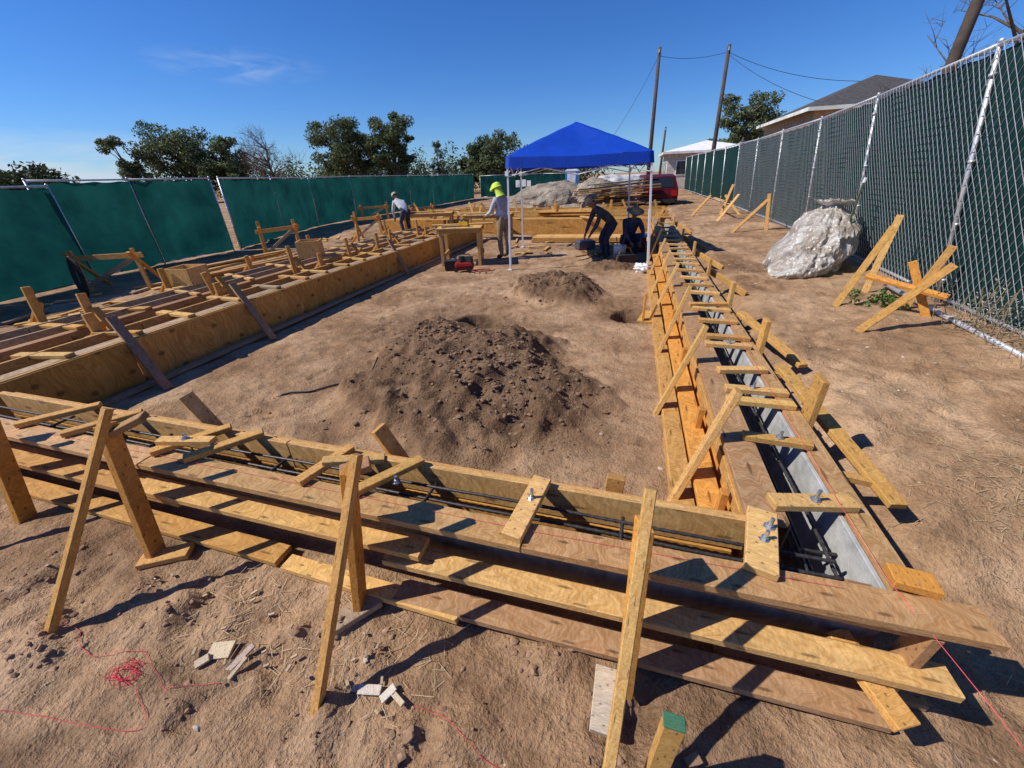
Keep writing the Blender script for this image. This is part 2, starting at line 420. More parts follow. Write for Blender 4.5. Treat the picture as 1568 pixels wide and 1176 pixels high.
for i,y in enumerate([1.63,2.12,2.55,2.72,3.05,3.55,3.75,4.2,4.6,4.8,5.3,5.7,6.1,6.6,7.1,7.5,8,8.6,9.1,9.7,10.4,11.2,12,13]):
    w=rnd(.06,.075); a=rnd(-.04,.04)
    board(mb,(.76+rnd(-.03,.03),y-a,T+.019),(1.13+rnd(-.03,.04),y+a,T+.019),w if i else .085,.036,tone=random.choice([FIR2,FIR,FIR2]))
for y,h,w in ((2.5,.76,.13),(3.65,.74,.12),(5.0,.74,.11),(6.6,.70,.1),(8.4,.68,.1),(10.5,.66,.1),(13.2,.7,.1)):
    board(mb,(1.225,y,0),(1.215,y,h),.038,w,tone=random.choice([FIR,FIR2]),side=(1,0,0))
    if y>5: board(mb,(1.26,y+.1,h-.2),(1.70,y-.4,.28),.038,.089,tone=FIR,side=(1,.4,0))
board(mb,(1.25,3.2,.51),(1.50,1.95,.31),.089,.038,tone=(.62,.36,.13),side=(1,.3,0))
board(mb,(1.25,4.6,.5),(1.62,3.7,.31),.089,.038,tone=FIR,side=(1,.3,0))
for y in (2.1,3.4,5.0):
    board(mb,(1.2,y,.36),(1.5,y,.32),.05,.038,tone=FIR)
for yb in (2.03,3.12,4.35,5.6,6.9,8.2,9.6,11.2,12.8):
    board(mb,(.665+rnd(-.01,.01),yb+.08,.80+rnd(-.06,.02)),(.41+rnd(-.03,.03),yb-.02,.0),.089,.038,tone=FIR2,side=(.15,1,0))
for y in (1.75,2.6,3.7,4.9,6.3):
    board(mb,(.62,y,.0),(.62,y+.002,.40),.05,.038,tone=ORANGE,side=(0,1,0))
board(mb,(.30,5.55,0),(.30,5.55,.42),.1,.03,tone=ORANGE,side=(0,1,0)); board(mb,(.32,5.5,.02),(.42,6.0,.02),.2,.03,tone=FIR)
mb.obj('form_boards',[WOOD,GREY],root,bevel=.003)
mb=MB()
for x,z in ((.89,.36),(.94,.30),(.99,.36),(.92,.12),(1.0,.1)): rebar(mb,(x,1.25,z),(x+.005,9,z))
for y in (1.5,2.4,3.3,4.2): rebar(mb,(.86,y,.34),(1.05,y+.01,.34),wob=0)
mb.obj('rebar',[REBAR],root,smooth=True)
mb=MB(); bolt(mb,.95,1.63,T+.037); bolt(mb,.70,1.40,T+.045,.05)
for y in (2.12,2.72,3.55,4.8): bolt(mb,.94,y,T+.037,.045)
mb.obj('anchor_bolts',[BOLT],root)
# ================================================================ LEFT FORMWORK
root=empty('concrete_formwork'); mb=MB()
run(-5.0,.255,.02,.47,.3,13.2,PLY,seg=2.44,jx=.002)
run(-5.03,T-.06,.038,.12,.3,13.2,FIR)
run(-5.13,T-.0185,.15,.037,.2,13.2,GRAYW)
run(-5.42,T-.03,.038,.14,.2,13.2,FIR)
run(-5.50,T-.10,.10,.038,.2,13.2,BROWN)
run(-4.86,.035,.09,.038,1.7,13.,GRAYW)
run(-5.41,.2,.02,.36,.2,13.2,BROWN)
run(-5.75,.25,.10,.038,.3,12,BROWN); run(-5.95,.08,.14,.038,.3,12,FIR)
y=.8
while y<13:
    a=rnd(-.08,.08); board(mb,(-5.52+rnd(-.15,0),y-a,T+.019),(-5.05,y+a,T+.019),rnd(.07,.1),.036,tone=random.choice([FIR2,FIR,GRAYW])); y+=rnd(.45,.8)
for y,xb in ((2.5,-4.6),(3.95,-4.62),(7.93,-4.75),(1.25,-4.55),(10.3,-4.75)):
    board(mb,(-5.2,y+.1,.72),(xb,y-.05,0),.089,.038,tone=(.42,.26,.15),side=(.15,1,0))
for y in (2.6,4.1,6.2,8.1,10.5,12):
    board(mb,(-5.56,y,.0),(-5.56,y,.78+rnd(-.08,.08)),.089,.038,tone=FIR,side=(0,1,0))
    board(mb,(-5.6,y+.1,.6),(-6.1,y-.1,.02),.089,.038,tone=ORANGE,side=(0.2,1,0))
mb.obj('form_boards',[WOOD],root,bevel=.003)
root=empty('concrete_formwork'); mb=MB()
for x in (-6.55,-6.75,-7.15,-7.35):
    run(x,.36 if x in(-6.55,-7.35) else .33,.13 if x in(-6.55,-7.35) else .038,.038 if x in(-6.55,-7.35) else .2,-.5,13,random.choice([BROWN,FIR,GRAYW]))
run(-6.4,.10,.14,.038,0,12.5,GRAYW); run(-7.6,.12,.14,.038,0,12,FIR)
y=.5
while y<12.5:
    a=rnd(-.15,.15); board(mb,(-7.4,y-a,.40),(-6.5,y+a,.40),rnd(.07,.12),.036,tone=random.choice([FIR2,FIR,FIR2])); y+=rnd(.5,1.3)
for y in (1.6,3.0,4.7,6.4,8.2,10,11.6):
    for x in (-6.42,-7.5):
        board(mb,(x,y,0),(x+rnd(-.05,.05),y+rnd(-.1,.1),.62+rnd(0,.25)),.089,.038,tone=FIR,side=(0,1,0))
        s=1 if x>-7 else -1
        board(mb,(x,y+.1,.6),(x+s*.5,y,.05),.089,.038,tone=ORANGE,side=(0,1,0))
mb.obj('form_boards',[WOOD],root,bevel=.003)
root=empty('plywood_box'); mb=MB()
def pbox(x,y,z,s,h,rz=.2):
    c,sn=math.cos(rz),math.sin(rz)
    for dx,dy in ((1,0),(-1,0),(0,1),(0,-1)):
        cx=x+(dx*c-dy*sn)*s/2; cy=y+(dx*sn+dy*c)*s/2
        ex=V((-(dx*sn+dy*c),dx*c-dy*sn,0))*(s/2-(.012 if dx else -.01))
        board(mb,V((cx,cy,z+h/2))-ex,V((cx,cy,z+h/2))+ex,.02,h,tone=FIR2)
    box(mb,(x,y,z+h*.7),(s*.95,s*.95,.02),FIR,0,rz)
pbox(-7.35,5.0,.42,.42,.28); pbox(-7.0,7.6,.40,.45,.36,.5)
mb.obj('panels',[WOOD],root)
root=empty('concrete_formwork'); mb=MB()
for y,z,w,h,t in ((14.6,.25,.03,.5,PLY),(14.72,.49,.16,.038,FIR2),(15.1,.49,.14,.038,FIR),(15.2,.25,.03,.46,FIR),(16.2,.35,.04,.3,PLY),(17.2,.4,.04,.35,FIR2),(18.6,.4,.05,.4,PLY)):
    board(mb,(-9.5,y,z),(.9 if y<15 else 1.3,y,z),w,h,tone=t)
for i in range(34):
    x=rnd(-9,1.4); y=rnd(14.4,20); a=rnd(-.6,.6)
    board(mb,(x,y,rnd(0,.1)),(x+a,y+rnd(-.3,.3),rnd(.6,1.0)),.089,.038,tone=random.choice([FIR,FIR2,ORANGE]),side=(1,0,0))
for i in range(28):
    x=rnd(-9,.5); y=rnd(14.4,21); board(mb,(x,y,.53+rnd(0,.06)),(x+rnd(.3,1.4),y+rnd(-.9,.9),.53),.12,.036,tone=random.choice([FIR2,FIR]))
mb.obj('form_boards',[WOOD],root,bevel=.003)
root=empty('lumber_stack'); mb=MB()
for i in range(5):
    for k in range(3): board(mb,(-3.0+k*.02,12.6+i*.16,.05+.045*k),(.1,12.75+i*.16,.05+.045*k),.14,.038,tone=random.choice([FIR,FIR2,FIR]))
mb.obj('boards',[WOOD],root,bevel=.003)
root=empty('lumber_stack'); mb=MB()
for k in range(6): box(mb,(-2.2+rnd(-.05,.05),15.9+rnd(-.1,.1),.55+.024*k),(2.44,1.22,.02),PLY,0,rnd(-.05,.05),.1)
for k in range(26): board(mb,(-3.0+rnd(-.3,1.3),22+rnd(-1,1),.2+.045*k),(1.0+rnd(-.9,.3),22.6+rnd(-1,1),.3+.05*k),.2,.04,tone=random.choice([FIR,GRAYW,BROWN,(.12,.1,.09),(.08,.08,.08)]))
mb.obj('boards',[WOOD],root,bevel=.003)
root=empty('lumber_stack'); mb=MB()
for k in range(10): board(mb,(-8.6+rnd(-.2,.2),5.5+rnd(-.3,.3),.15+.03*k),(-8.2+rnd(-.4,.4),8.3+rnd(-.3,.3),.15+.03*k),.12,.036,tone=random.choice([FIR2,GRAYW,FIR]))
mb.obj('boards',[WOOD],root,bevel=.003)
mb=MB()
for i in range(130):
    x=rnd(-10.5,-5.7) if i<112 else rnd(-4,.3); y=rnd(1.5,13) if i<112 else rnd(10,13.5)
    a=rnd(0,3.1);L=rnd(.12,.8); z=G(x,y)+.03
    board(mb,(x,y,z),(x+L*math.cos(a),y+L*math.sin(a),z+.01),rnd(.04,.1),.03,tone=random.choice([FIR2,FIR,GRAYW]))
mb.obj('scrap_lumber',[WOOD],bevel=.002)
def batter(name,x,y,w,h,rz,t=FIR):
    root=empty(name); mb=MB(); d=V((math.cos(rz),math.sin(rz),0)); n=V((-d.y,d.x,0)); c=V((x,y,G(x,y)))
    for s in (-1,1):
        p=c+d*(w/2*s)
        board(mb,p-V((0,0,.1)),p+V((rnd(-.05,.05),0,h+rnd(0,.12))),.08,.038,tone=t,side=d)
        board(mb,p+n*.5-V((0,0,.05)),p-n*.12+V((0,0,h*.95)),.08,.038,tone=ORANGE,side=d)
    board(mb,c-d*(w*.62)+V((0,0,h*.8)),c+d*(w*.62)+V((0,0,h*.86)),.03,.10,tone=t)
    board(mb,c-d*(w*.5)+V((0,0,.1)),c+d*(w*.45)+V((0,0,h*.8))+n*.05,.03,.08,tone=GRAYW)
    mb.obj('boards',[WOOD],root,bevel=.003)
batter('batter_board',-10.0,5.4,1.3,.8,.25); batter('batter_board',-9.5,9.3,.9,.85,.9); batter('batter_board',-8.9,12.6,.9,.85,.2); batter('batter_board',-8.8,16.5,1.2,.8,1.2); batter('batter_board',-12.2,18,1.2,.8,.4)
root=empty('batter_board'); mb=MB()
g=.30
for a,b,t in (((2.6,5.7,g),(3.0,5.95,1.22),FIR),((2.45,4.75,g),(3.12,4.95,.98),FIR),((3.35,5.25,g-.05),(3.05,5.45,.92),ORANGE),((3.25,5.6,g),(3.5,5.7,1.05),FIR),((2.75,5.6,.72),(3.3,5.1,.62),ORANGE),((3.2,6.4,g),(3.3,6.5,1.3),FIR2)):
    board(mb,a,b,.075,.036,tone=t,side=(1,-.4,0))
mb.obj('boards',[WOOD],root,bevel=.003)
root=empty('batter_board'); mb=MB()
for a,b,t in (((2.7,12.6,g),(3.5,13,1.1),FIR),((3.6,12.8,g),(3.5,13,1.25),FIR),((2.8,15.5,g),(3.4,16,1.1),FIR2),((3.2,17.4,g),(3.5,17.7,1.35),FIR),((3.9,17.4,g),(3.3,17.7,1.0),FIR2),((2.2,17.4,g),(2.8,17.7,1.0),FIR),((3.0,16,.9),(3.0,18,.9),FIR)):
    board(mb,a,b,.085,.036,tone=t,side=(1,-.4,0))
mb.obj('boards',[WOOD],root,bevel=.003)
mb=MB(); tube(mb,[(3.35,7.9,.2),(3.40,7.95,1.62)],.018,5,(.08,.11,.06)); tube(mb,[(3.40,7.95,1.63),(3.405,7.955,1.7)],.02,5,(.7,.7,.7)); mb.obj('fence_stake',[PAINT])
# ================================================================ FENCES
def screen_mat(name,c0,c1):
    m,nt,b=mat(name); tc=nt.nodes.new('ShaderNodeTexCoord'); o=tc.outputs['Object']
    f=noisef(nt,o,1.1,4,.65); c=ramp(nt,f,[(.32,c0),(.68,c1)])
    nt.links.new(c,b.inputs['Base Color']); b.inputs['Roughness'].default_value=.7; b.inputs['Specular IOR Level'].default_value=.15
    translucent(nt,b,c,.3)
    return m
SCR_L=screen_mat('green_windscreen',(.006,.058,.052),(.014,.118,.098))
SCR_R=screen_mat('dark_green_windscreen',(.010,.045,.042),(.016,.062,.056))
def panel(mb,a,b,h,h2,l1,l2,z0=.04,m=0,amp=.04,seed=0):
    a=V(a);b=V(b);L=(b-a).length;nu=max(4,int(L/.08));nv=20;d=(b-a).normalized();n=V((-d.y,d.x,0))
    i0=len(mb.v)
    for j in range(nv+1):
        for i in range(nu+1):
            t=i/nu;s=j/nv; p=a.lerp(b,t); hh=h+(h2-h)*t; le=V(l1).lerp(V(l2),t)
            off=amp*(noise.noise(V((t*L*1.1+seed,s*hh*.9,0)))+.6*noise.noise(V((t*L*3.5+s*2+seed,s*hh*1.2,4)))+.25*noise.noise(V((t*L*9+seed,s*3,8))))*min(1,8*t,8*(1-t)+.15)
            sag=.025*math.sin(math.pi*((t*L/.6)%1))*(1 if j==nv else 0)
            mb.v.append(V((p.x,p.y,p.z+z0+s*(hh-z0)-sag))+le*s+n*off)
    for j in range(nv):
        for i in range(nu):
            q=i0+j*(nu+1)+i; mb.face((q,q+1,q+nu+2,q+nu+1),None,(.5,.5,.5),m)
def chain(mb,a,b,h,h2,l1,l2,sp=.1,r=.0034,m=0,off=(0,0,0)):
    a=V(a)+V(off);b=V(b)+V(off);L=(b-a).length;d=(b-a)/L
    k=.62; H=h
    def P(tt,f):
        q=a+d*tt; u=tt/L; hh=h+(h2-h)*u; return V((q.x,q.y,q.z+f*hh))+V(l1).lerp(V(l2),u)*f+V((.012*noise.noise(V((tt*2,f*5,0))),0,0))
    t=-H*k
    while t<L:
        for s in (1,-1):
            t0,t1=(t,t+H*k) if s==1 else (t+H*k,t)
            c0=max(min(t0,t1),0);c1=min(max(t0,t1),L)
            if c1-c0>.02:
                fa=(c0-t0)/(t1-t0);fb=(c1-t0)/(t1-t0)
                nseg=4; tube(mb,[P(c0+(c1-c0)*i/nseg,fa+(fb-fa)*i/nseg) for i in range(nseg+1)],r,3,m=m,cap=False)
        t+=sp
def fence(name,posts,hs,leans,scr,side,chainto=0,pr=.024,amp=.04,gap=.0):
    root=empty(name); mb=MB(); ms=MB(); mc=MB(); n=len(posts)
    hs=hs if isinstance(hs,list) else [hs]*n; leans=leans if isinstance(leans,list) else [leans]*n
    for i,p in enumerate(posts):
        z=G(p[0],p[1]); h=hs[i]
        b=V((p[0],p[1],z)); l=V(leans[i])
        tube(mb,[b-V((0,0,.1)),b+l+V((0,0,h+.02))],pr,8)
        tube(mb,[b+l+V((0,0,h+.02)),b+l+V((0,0,h+.05))],[pr*1.3,pr*.6],8)
        for f in (.1,.35,.6,.9): tube(mb,[b+l*f+V((0,0,h*f)),b+l*(f+.012)+V((0,0,h*(f+.012)))],pr*1.35,8)
        if i<n-1:
            q=posts[i+1]; c=V((q[0],q[1],G(q[0],q[1]))); l2=V(leans[i+1]); h2=hs[i+1]
            tube(mb,[b+l+V((0,0,h)),c+l2+V((0,0,h2))],.02,7)
            tube(mb,[b+V((0,0,.06)),c+V((0,0,.06))],.02,7)
            sv=V(side)
            panel(ms,b+sv+(c-b)*gap,c+sv-(c-b)*gap,h-.03,h2-.03,l,l2,amp=amp,seed=i*13.7)
            if i<chainto: chain(mc,b,c,h,h2,l,l2,off=(-.025,0,0))
    mb.obj('posts_and_rails',[STEEL],root,smooth=True); ms.obj('windscreen',[scr],root,smooth=True)
    if chainto: mc.obj('chain_link_mesh',[STEEL],root)
RP=[(3.66,.6),(3.68,3.3),(3.8,6.0),(4.0,8.9),(4.2,11.9),(4.25,14.9),(4.3,17.9),(4.3,20.9),(4.3,23.9),(4.25,26.9),(4.2,29.9),(4.15,32.9),(4.1,35.9),(4.0,38.9)]
RH=[2.55,2.55,2.53,2.47,2.45]+[2.42]*9
RL=[(-x,0,0) for x in (.55,.55,.52,.42,.34,.3,.27,.25,.25,.25,.2,.2,.2,.2)]
fence('chain_link_fence',RP,RH,RL,SCR_R,(.03,0,0),7,amp=.015)
mb=MB(); tube(mb,[(3.5,6.6,.40),(3.42,5.2,.39),(3.38,3.5,.37)],.026,8); mb.obj('fallen_pipe',[STEEL],smooth=True)
fence('privacy_fence',[(-10.0,-2.2),(-10.5,.6),(-11.2,4.0),(-11.55,5.9)],1.93,(.0,0,0),SCR_L,(.03,0,0),0,gap=.005,amp=.12)
fence('privacy_fence',[(-11.9,5.8),(-12.15,7.8),(-12.1,9.9)],2.04,(.15,-.1,0),SCR_L,(.03,0,0),0,gap=.005,amp=.15)
fence('privacy_fence',[(-12.05,10.1),(-13.2,13.2),(-14.2,16.3),(-14.3,19.4),(-14.3,22.5),(-14.35,25.5),(-14.4,29),(-14.5,33),(-14.6,38)],2.05,(.08,0,0),SCR_L,(.03,0,0),0,gap=.004,amp=.1)
fence('privacy_fence',[(-14.6,40),(-11.5,40.5),(-8.5,41),(-5.5,41.5)],1.9,(0,0,0),SCR_L,(0,-.03,0),0,amp=.05)
# ================================================================ CANOPY
root=empty('pop_up_canopy')
BLUE=simple('blue_canopy_fabric',(.005,.065,.52),.5,0,.12,3,.01,trans=.2)
C0=V((-1.29,10.40,0)); ex=V((.987,.159,0)); ey=V((-.159,.987,0)); hw=1.53
def cp(u,v,z):
    k=hw*(1-.055*z/2.2); return C0+ex*(u*k-.045*z)+ey*(v*k)+V((0,0,z))
mb=MB(); n=28; EZ=2.24
for j in range(n+1):
    for i in range(n+1):
        u=-1+2*i/n; v=-1+2*j/n; m_=max(abs(u),abs(v)); mn=min(abs(u),abs(v))
        z=EZ+.68*(1-m_)**.93-.07*math.sin(math.pi*(1-m_))*(1-(mn/(m_+1e-6)))-.035*(1-mn)*m_**8+.016*noise.noise(V((u*4,v*4,0)))
        mb.v.append(cp(u*1.01,v*1.01,z))
for j in range(n):
    for i in range(n):
        q=j*(n+1)+i
        if (i<n/2)==(j<n/2): mb.face((q,q+1,q+n+2),None,(.5,)*3); mb.face((q,q+n+2,q+n+1),None,(.5,)*3)
        else: mb.face((q,q+1,q+n+1),None,(.5,)*3); mb.face((q+1,q+n+2,q+n+1),None,(.5,)*3)
per=[(-1+2*i/n,-1) for i in range(n)]+[(1,-1+2*i/n) for i in range(n)]+[(1-2*i/n,1) for i in range(n)]+[(-1,1-2*i/n) for i in range(n)]
b0=len(mb.v)
for k,(u,v) in enumerate(per):
    mn=min(abs(u),abs(v)); z=EZ-.035*(1-mn)
    o=1.012+.012*noise.noise(V((k*.5,0,0)))
    mb.v.append(cp(u*1.01,v*1.01,z)); mb.v.append(cp(u*(o+.008),v*(o+.008),z-.20+.02*noise.noise(V((k*.3,5,0)))))
for k in range(len(per)):
    a=b0+2*k; b=b0+2*((k+1)%len(per)); mb.face((a,b,b+1,a+1),None,(.5,)*3)
mb.obj('fabric_top',[BLUE],root,smooth=True)
mb=MB()
for u in (-1,1):
    for v in (-1,1):
        p=cp(u,v,0); z=G(p.x,p.y)
        board(mb,cp(u,v,z),cp(u*.99,v*.99,EZ-.02),.036,.036,side=ex); board(mb,cp(u*.995,v*.995,z),cp(u*.99,v*.99,1.2),.044,.044,side=ex)
        box(mb,cp(u,v,z+.01),(.1,.1,.012)); box(mb,cp(u,v,EZ-.3),(.07,.07,.09))
        tube(mb,[cp(u*.98,v*.98,EZ-.05),cp(0,0,EZ+.6)],.014,5)
for s in (-1,1):
    for A,B in (((-1,s),(0,s)),((0,s),(1,s)),((s,-1),(s,0)),((s,0),(s,1))):
        tube(mb,[cp(*A,EZ-.06),cp(*B,EZ-.36)],.011,5); tube(mb,[cp(*A,EZ-.36),cp(*B,EZ-.06)],.011,5)
tube(mb,[cp(0,0,EZ+.2),cp(0,0,EZ+.62)],.02,6)
for s in (-1,1): tube(mb,[cp(s,0,EZ-.06),cp(0,0,EZ+.3)],.011,5); tube(mb,[cp(0,s,EZ-.06),cp(0,0,EZ+.3)],.011,5)
mb.obj('frame',[WHITEP],root)
# ================================================================ WORK TABLES
def table(x,y,w,d,h,rz):
    root=empty('work_table'); mb=MB(); c,s=math.cos(rz),math.sin(rz)
    def q(u,v,z): return V((x+u*c-v*s,y+u*s+v*c,z))
    board(mb,q(-w/2,0,h),q(w/2,0,h),d,.025,tone=FIR2); board(mb,q(-w/2,-d/2+.06,h-.06),q(w/2,-d/2+.06,h-.06),.038,.09,tone=FIR); board(mb,q(-w/2,d/2-.06,h-.06),q(w/2,d/2-.06,h-.06),.038,.09,tone=FIR)
    for u in (-w/2+.08,w/2-.08):
        for v in (-d/2+.1,d/2-.1):
            board(mb,q(u,v,0),q(u,v,h-.015),.07,.09,tone=FIR2,side=(c,s,0))
        board(mb,q(u+.045,-d/2+.1,.25),q(u+.045,d/2-.1,.25),.038,.09,tone=FIR)
    board(mb,q(-w/2-.2,.1,h+.03),q(w/2+.25,.2,h+.035),.14,.036,tone=FIR2); board(mb,q(-w/2+.1,-.25,h+.03),q(w/2-.3,-.1,h+.035),.09,.036,tone=GRAYW)
    mb.obj('table_frame',[WOOD],root,bevel=.003)
    m2=MB(); p=q(.1,-.15,h+.03)
    box(m2,p+V((0,0,.05)),(.22,.09,.08),(.6,.35,.02)); tube(m2,[p+V((-.06,.06,.05)),p+V((-.06,.085,.05))],.09,14,(.25,.25,.25)); tube(m2,[p+V((-.08,0,.09)),p+V((0,0,.15)),p+V((.09,0,.1))],.018,6,(.03,.03,.03))
    m2.obj('circular_saw',[PAINT],root)
table(-3.95,9.25,1.05,.85,.86,.25); table(-4.6,13.2,1.6,.8,.8,.1); table(-7.2,14,1.8,.9,.8,.3)
root=empty('air_compressor'); mb=MB()
tube(mb,[(-3.75,8.3,.14),(-3.72,8.3,.14),(-3.38,8.38,.14),(-3.35,8.38,.14)],[.06,.10,.10,.06],12,(.22,.015,.015))
tube(mb,[(-3.6,8.33,.22),(-3.6,8.33,.34)],.07,10,(.03,.03,.03)); box(mb,(-3.45,8.37,.27),(.16,.13,.12),(.04,.04,.04))
tube(mb,[(-3.75,8.3,.22),(-3.7,8.3,.38),(-3.42,8.37,.38),(-3.36,8.38,.22)],.012,6,(.03,.03,.03))
for x in (-3.72,-3.4): tube(mb,[(x,8.22,.06),(x,8.25,.06)],.06,10,(.02,.02,.02))
tube(mb,[(-3.3+.12*math.cos(a*.5)+a*.01,8.25+.1*math.sin(a*.5),.04+.001*a) for a in range(40)],.01,5,(.25,.03,.02))
box(mb,(-3.9,8.5,.12),(.4,.25,.2),(.04,.035,.03),rz=.4)
mb.obj('parts',[PAINT],root)
root=empty('tool_bucket'); mb=MB()
tube(mb,[(-.2,9.9,.02),(-.2,9.9,.36),(-.2,9.9,.37)],[.12,.15,.155],16,(.6,.6,.58)); tube(mb,[(-.25,9.9,.3),(-.3,9.92,.55)],.012,5,(.3,.2,.1)); tube(mb,[(-.15,9.88,.3),(-.1,9.85,.6)],.015,5,(.05,.05,.05))
mb.obj('bucket_and_tools',[PAINT],root)
root=empty('tool_bag'); mb=MB()
box(mb,(-.05,9.5,.13),(.42,.24,.22),(.05,.045,.04),rz=.4); tube(mb,[(-.2,9.44,.24),(-.12,9.47,.38),(.02,9.53,.38),(.1,9.56,.24)],.014,6,(.3,.18,.08)); box(mb,(-.1,9.38,.12),(.3,.03,.14),(.25,.15,.07),rz=.4)
mb.obj('bag',[PAINT],root,bevel=.02)
root=empty('cooler_box'); mb=MB()
box(mb,(.15,11.3,.2),(.55,.36,.36),(.35,.03,.03)); box(mb,(.15,11.3,.41),(.58,.39,.07),(.75,.75,.75)); box(mb,(-1.2,11.6,.12),(.5,.35,.22),(.1,.1,.11),rz=.5)
mb.obj('cooler',[PAINT],root,bevel=.02)
mb=MB()
for i in range(16): board(mb,(rnd(-1.3,.2),rnd(9.6,11.4),.05+rnd(0,.05)),(rnd(-1.3,.3),rnd(9.6,11.4),.05+rnd(0,.05)),.06,.03,tone=random.choice([FIR,BROWN]))
mb.obj('scrap_lumber',[WOOD])
# ================================================================ BAG, TARPS
def bag_mat():
    m,nt,b=mat('translucent_poly_bag'); tc=nt.nodes.new('ShaderNodeTexCoord'); o=tc.outputs['Object']
    f=noisef(nt,o,3.2,5,.65,.6); c=ramp(nt,f,[(.3,(.22,.165,.115)),(.45,(.42,.36,.29)),(.62,(.66,.63,.58))])
    nt.links.new(c,b.inputs['Base Color']); b.inputs['Roughness'].default_value=.26
    v=N(nt,'ShaderNodeTexVoronoi',Scale=1.); nt.links.new(mapping(nt,o,(11,11,5)),v.inputs['Vector'])
    v2=N(nt,'ShaderNodeTexVoronoi',Scale=1.); nt.links.new(mapping(nt,o,(26,26,12)),v2.inputs['Vector'])
    bump(nt,b,wsum(nt,[(v.outputs['Distance'],1.),(v2.outputs['Distance'],.45)]),1.,.035)
    translucent(nt,b,c,.15); return m
BAG=bag_mat()
def sack(name,parent,base,top,prof,sx,sy,pl,seed):
    base=V(base);top=V(top);nu=150;nv=70;mb=MB()
    def pr(t):
        for k in range(len(prof)-1):
            a,b=prof[k],prof[k+1]
            if t<=b[0]:
                u=(t-a[0])/(b[0]-a[0]); u=u*u*(3-2*u); return a[1]+(b[1]-a[1])*u
        return prof[-1][1]
    for j in range(nv+1):
        t=j/nv; c=base.lerp(top,t); c.x+=.10*math.sin(t*3.1); r=pr(t)
        for i in range(nu):
            a=2*math.pi*i/nu; ca,sa=math.cos(a),math.sin(a)
            w=.02+.17*max(0,(t-.3)/.7)**1.5
            q=V((ca*3.2+seed,sa*3.2,t*1.1)); ridge=1-abs(noise.noise(q*pl))*3.2
            k=1+w*ridge+.16*noise.noise(V((ca*1.1+seed,sa*1.1,t*2.6)))+.05*(1-abs(noise.noise(V((ca*2+seed,sa*2,t*6+3))))*4)
            mb.v.append(c+V((ca*r*k*sx,sa*r*k*sy,.05*noise.noise(V((ca*2,sa*2,seed+t*3))))))
    for v in mb.v:
        g=.27+.02*noise.noise(V((v.x*3,v.y*3,0)))
        if v.z<g: v.z=g
    for j in range(nv):
        for i in range(nu): a=j*nu+i;b=j*nu+(i+1)%nu; mb.face((a,b,b+nu,a+nu),None,(.5,)*3)
    mb.face(tuple(range(nu-1,-1,-1)),None,(.5,)*3)
    mb.obj(name,[BAG],parent,smooth=True)
root=empty('debris_bag')
sack('bag_body',root,(2.82,7.95,.24),(3.30,8.45,1.36),[(0,.30),(.12,.50),(.35,.55),(.6,.47),(.8,.32),(.9,.14),(.94,.11),(1,.24)],.98,1.25,1.7,3)
sack('bag_end',root,(2.56,7.50,.24),(2.95,7.9,.84),[(0,.25),(.2,.40),(.5,.38),(.8,.25),(1,.05)],1.0,1.1,1.5,9)
root=empty('plastic_bag'); blob('bag_body',(.32,8.75,.09),(.16,.1,.09),[WHITEP],root,4,.25,3,4,fold=.08)
TARP=simple('tan_tarp',(.29,.235,.175),.7,0,.45,1.6,.12)
TARPW=simple('white_plastic_sheet',(.48,.47,.45),.5,0,.3,2,.05)
root=empty('tarp_covered_pile')
blob('tarp',(-4.4,24.5,.3),(2.7,1.6,1.15),[TARP],root,11,.10,1.6,6,flatbase=-.05,fold=.035); blob('tarp_end',(-2.0,24.2,.45),(1.6,1.2,1.15),[TARP],root,17,.10,2,6,flatbase=-.05,fold=.04)
root=empty('plastic_sheet_pile'); blob('heap',(-1.2,25.5,.6),(1.8,1.0,1.1),[TARPW],root,21,.12,2,5,flatbase=-.05,fold=.05)
root=empty('canvas_tarp'); blob('heap',(-2.5,19.5,.2),(1.6,.7,.42),[TARP],root,21,.15,2,5,flatbase=-.05,fold=.05)
mb=MB(); 
for k in range(6): tube(mb,[(-10.15+.10*math.cos(a*.4)+.02*k,4.9+.04*math.sin(a*.4),.50+.33*math.sin(a*.4)-.015*k) for a in range(17)],.014,5)
mb.obj('coiled_hose',[BLACK],smooth=True)
mb=MB(); tube(mb,[(-3.3+.02*math.sin(i*.7)+i*.055,2.55+i*.045+.03*math.sin(i*.9),G(-3.3+i*.055,2.55+i*.045)+.012) for i in range(16)],.009,6); mb.obj('rebar_offcut',[REBAR],smooth=True)
# ================================================================ STRINGS
mb=MB()
def line(pts,r=.0013): tube(mb,pts,r,4)
line([(1.05,14,.56),(1.04,1.28,.545),(1.22,.9,.42),(1.45,.4,.2)])
line([(-3.6,1.15,.508),(-.3,1.16,.508),(.9,1.19,.51)],.001)
mb.obj('mason_string',[STRING])
mb=MB(); pts=[]
for i in range(110):
    r=.02+.09*abs(noise.noise(V((i*.33,0,0)))); a=i*.6+2*noise.noise(V((i*.1,5,0)))
    x=-1.95+r*math.cos(a)*1.5+.05*noise.noise(V((i*.2,9,0))); y=.37+r*math.sin(a)*.9
    pts.append((x,y,G(x,y)+.008+.015*random.random()))
tube(mb,pts,.0012,4)
p=[];
for i in range(40): x=-2.6+i*.028; y=.42+.035*math.sin(i*.35)+.03*noise.noise(V((i*.3,1,0)));p.append((x,y,G(x,y)+.008))
tube(mb,p,.0011,4)
p=[]
for i in range(40): x=-1.85+.012*i*math.sin(i*.12); y=.36-.006*i;p.append((x,y,G(x,y)+.008))
tube(mb,p,.0011,4)
p=[]
for i in range(40): x=-.65+i*.022; y=.6-.004*i+.02*math.sin(i*.3);p.append((x,y,G(x,y)+.008))
tube(mb,p,.0011,4)
mb.obj('pink_string_tangle',[STRING])
mb=MB()
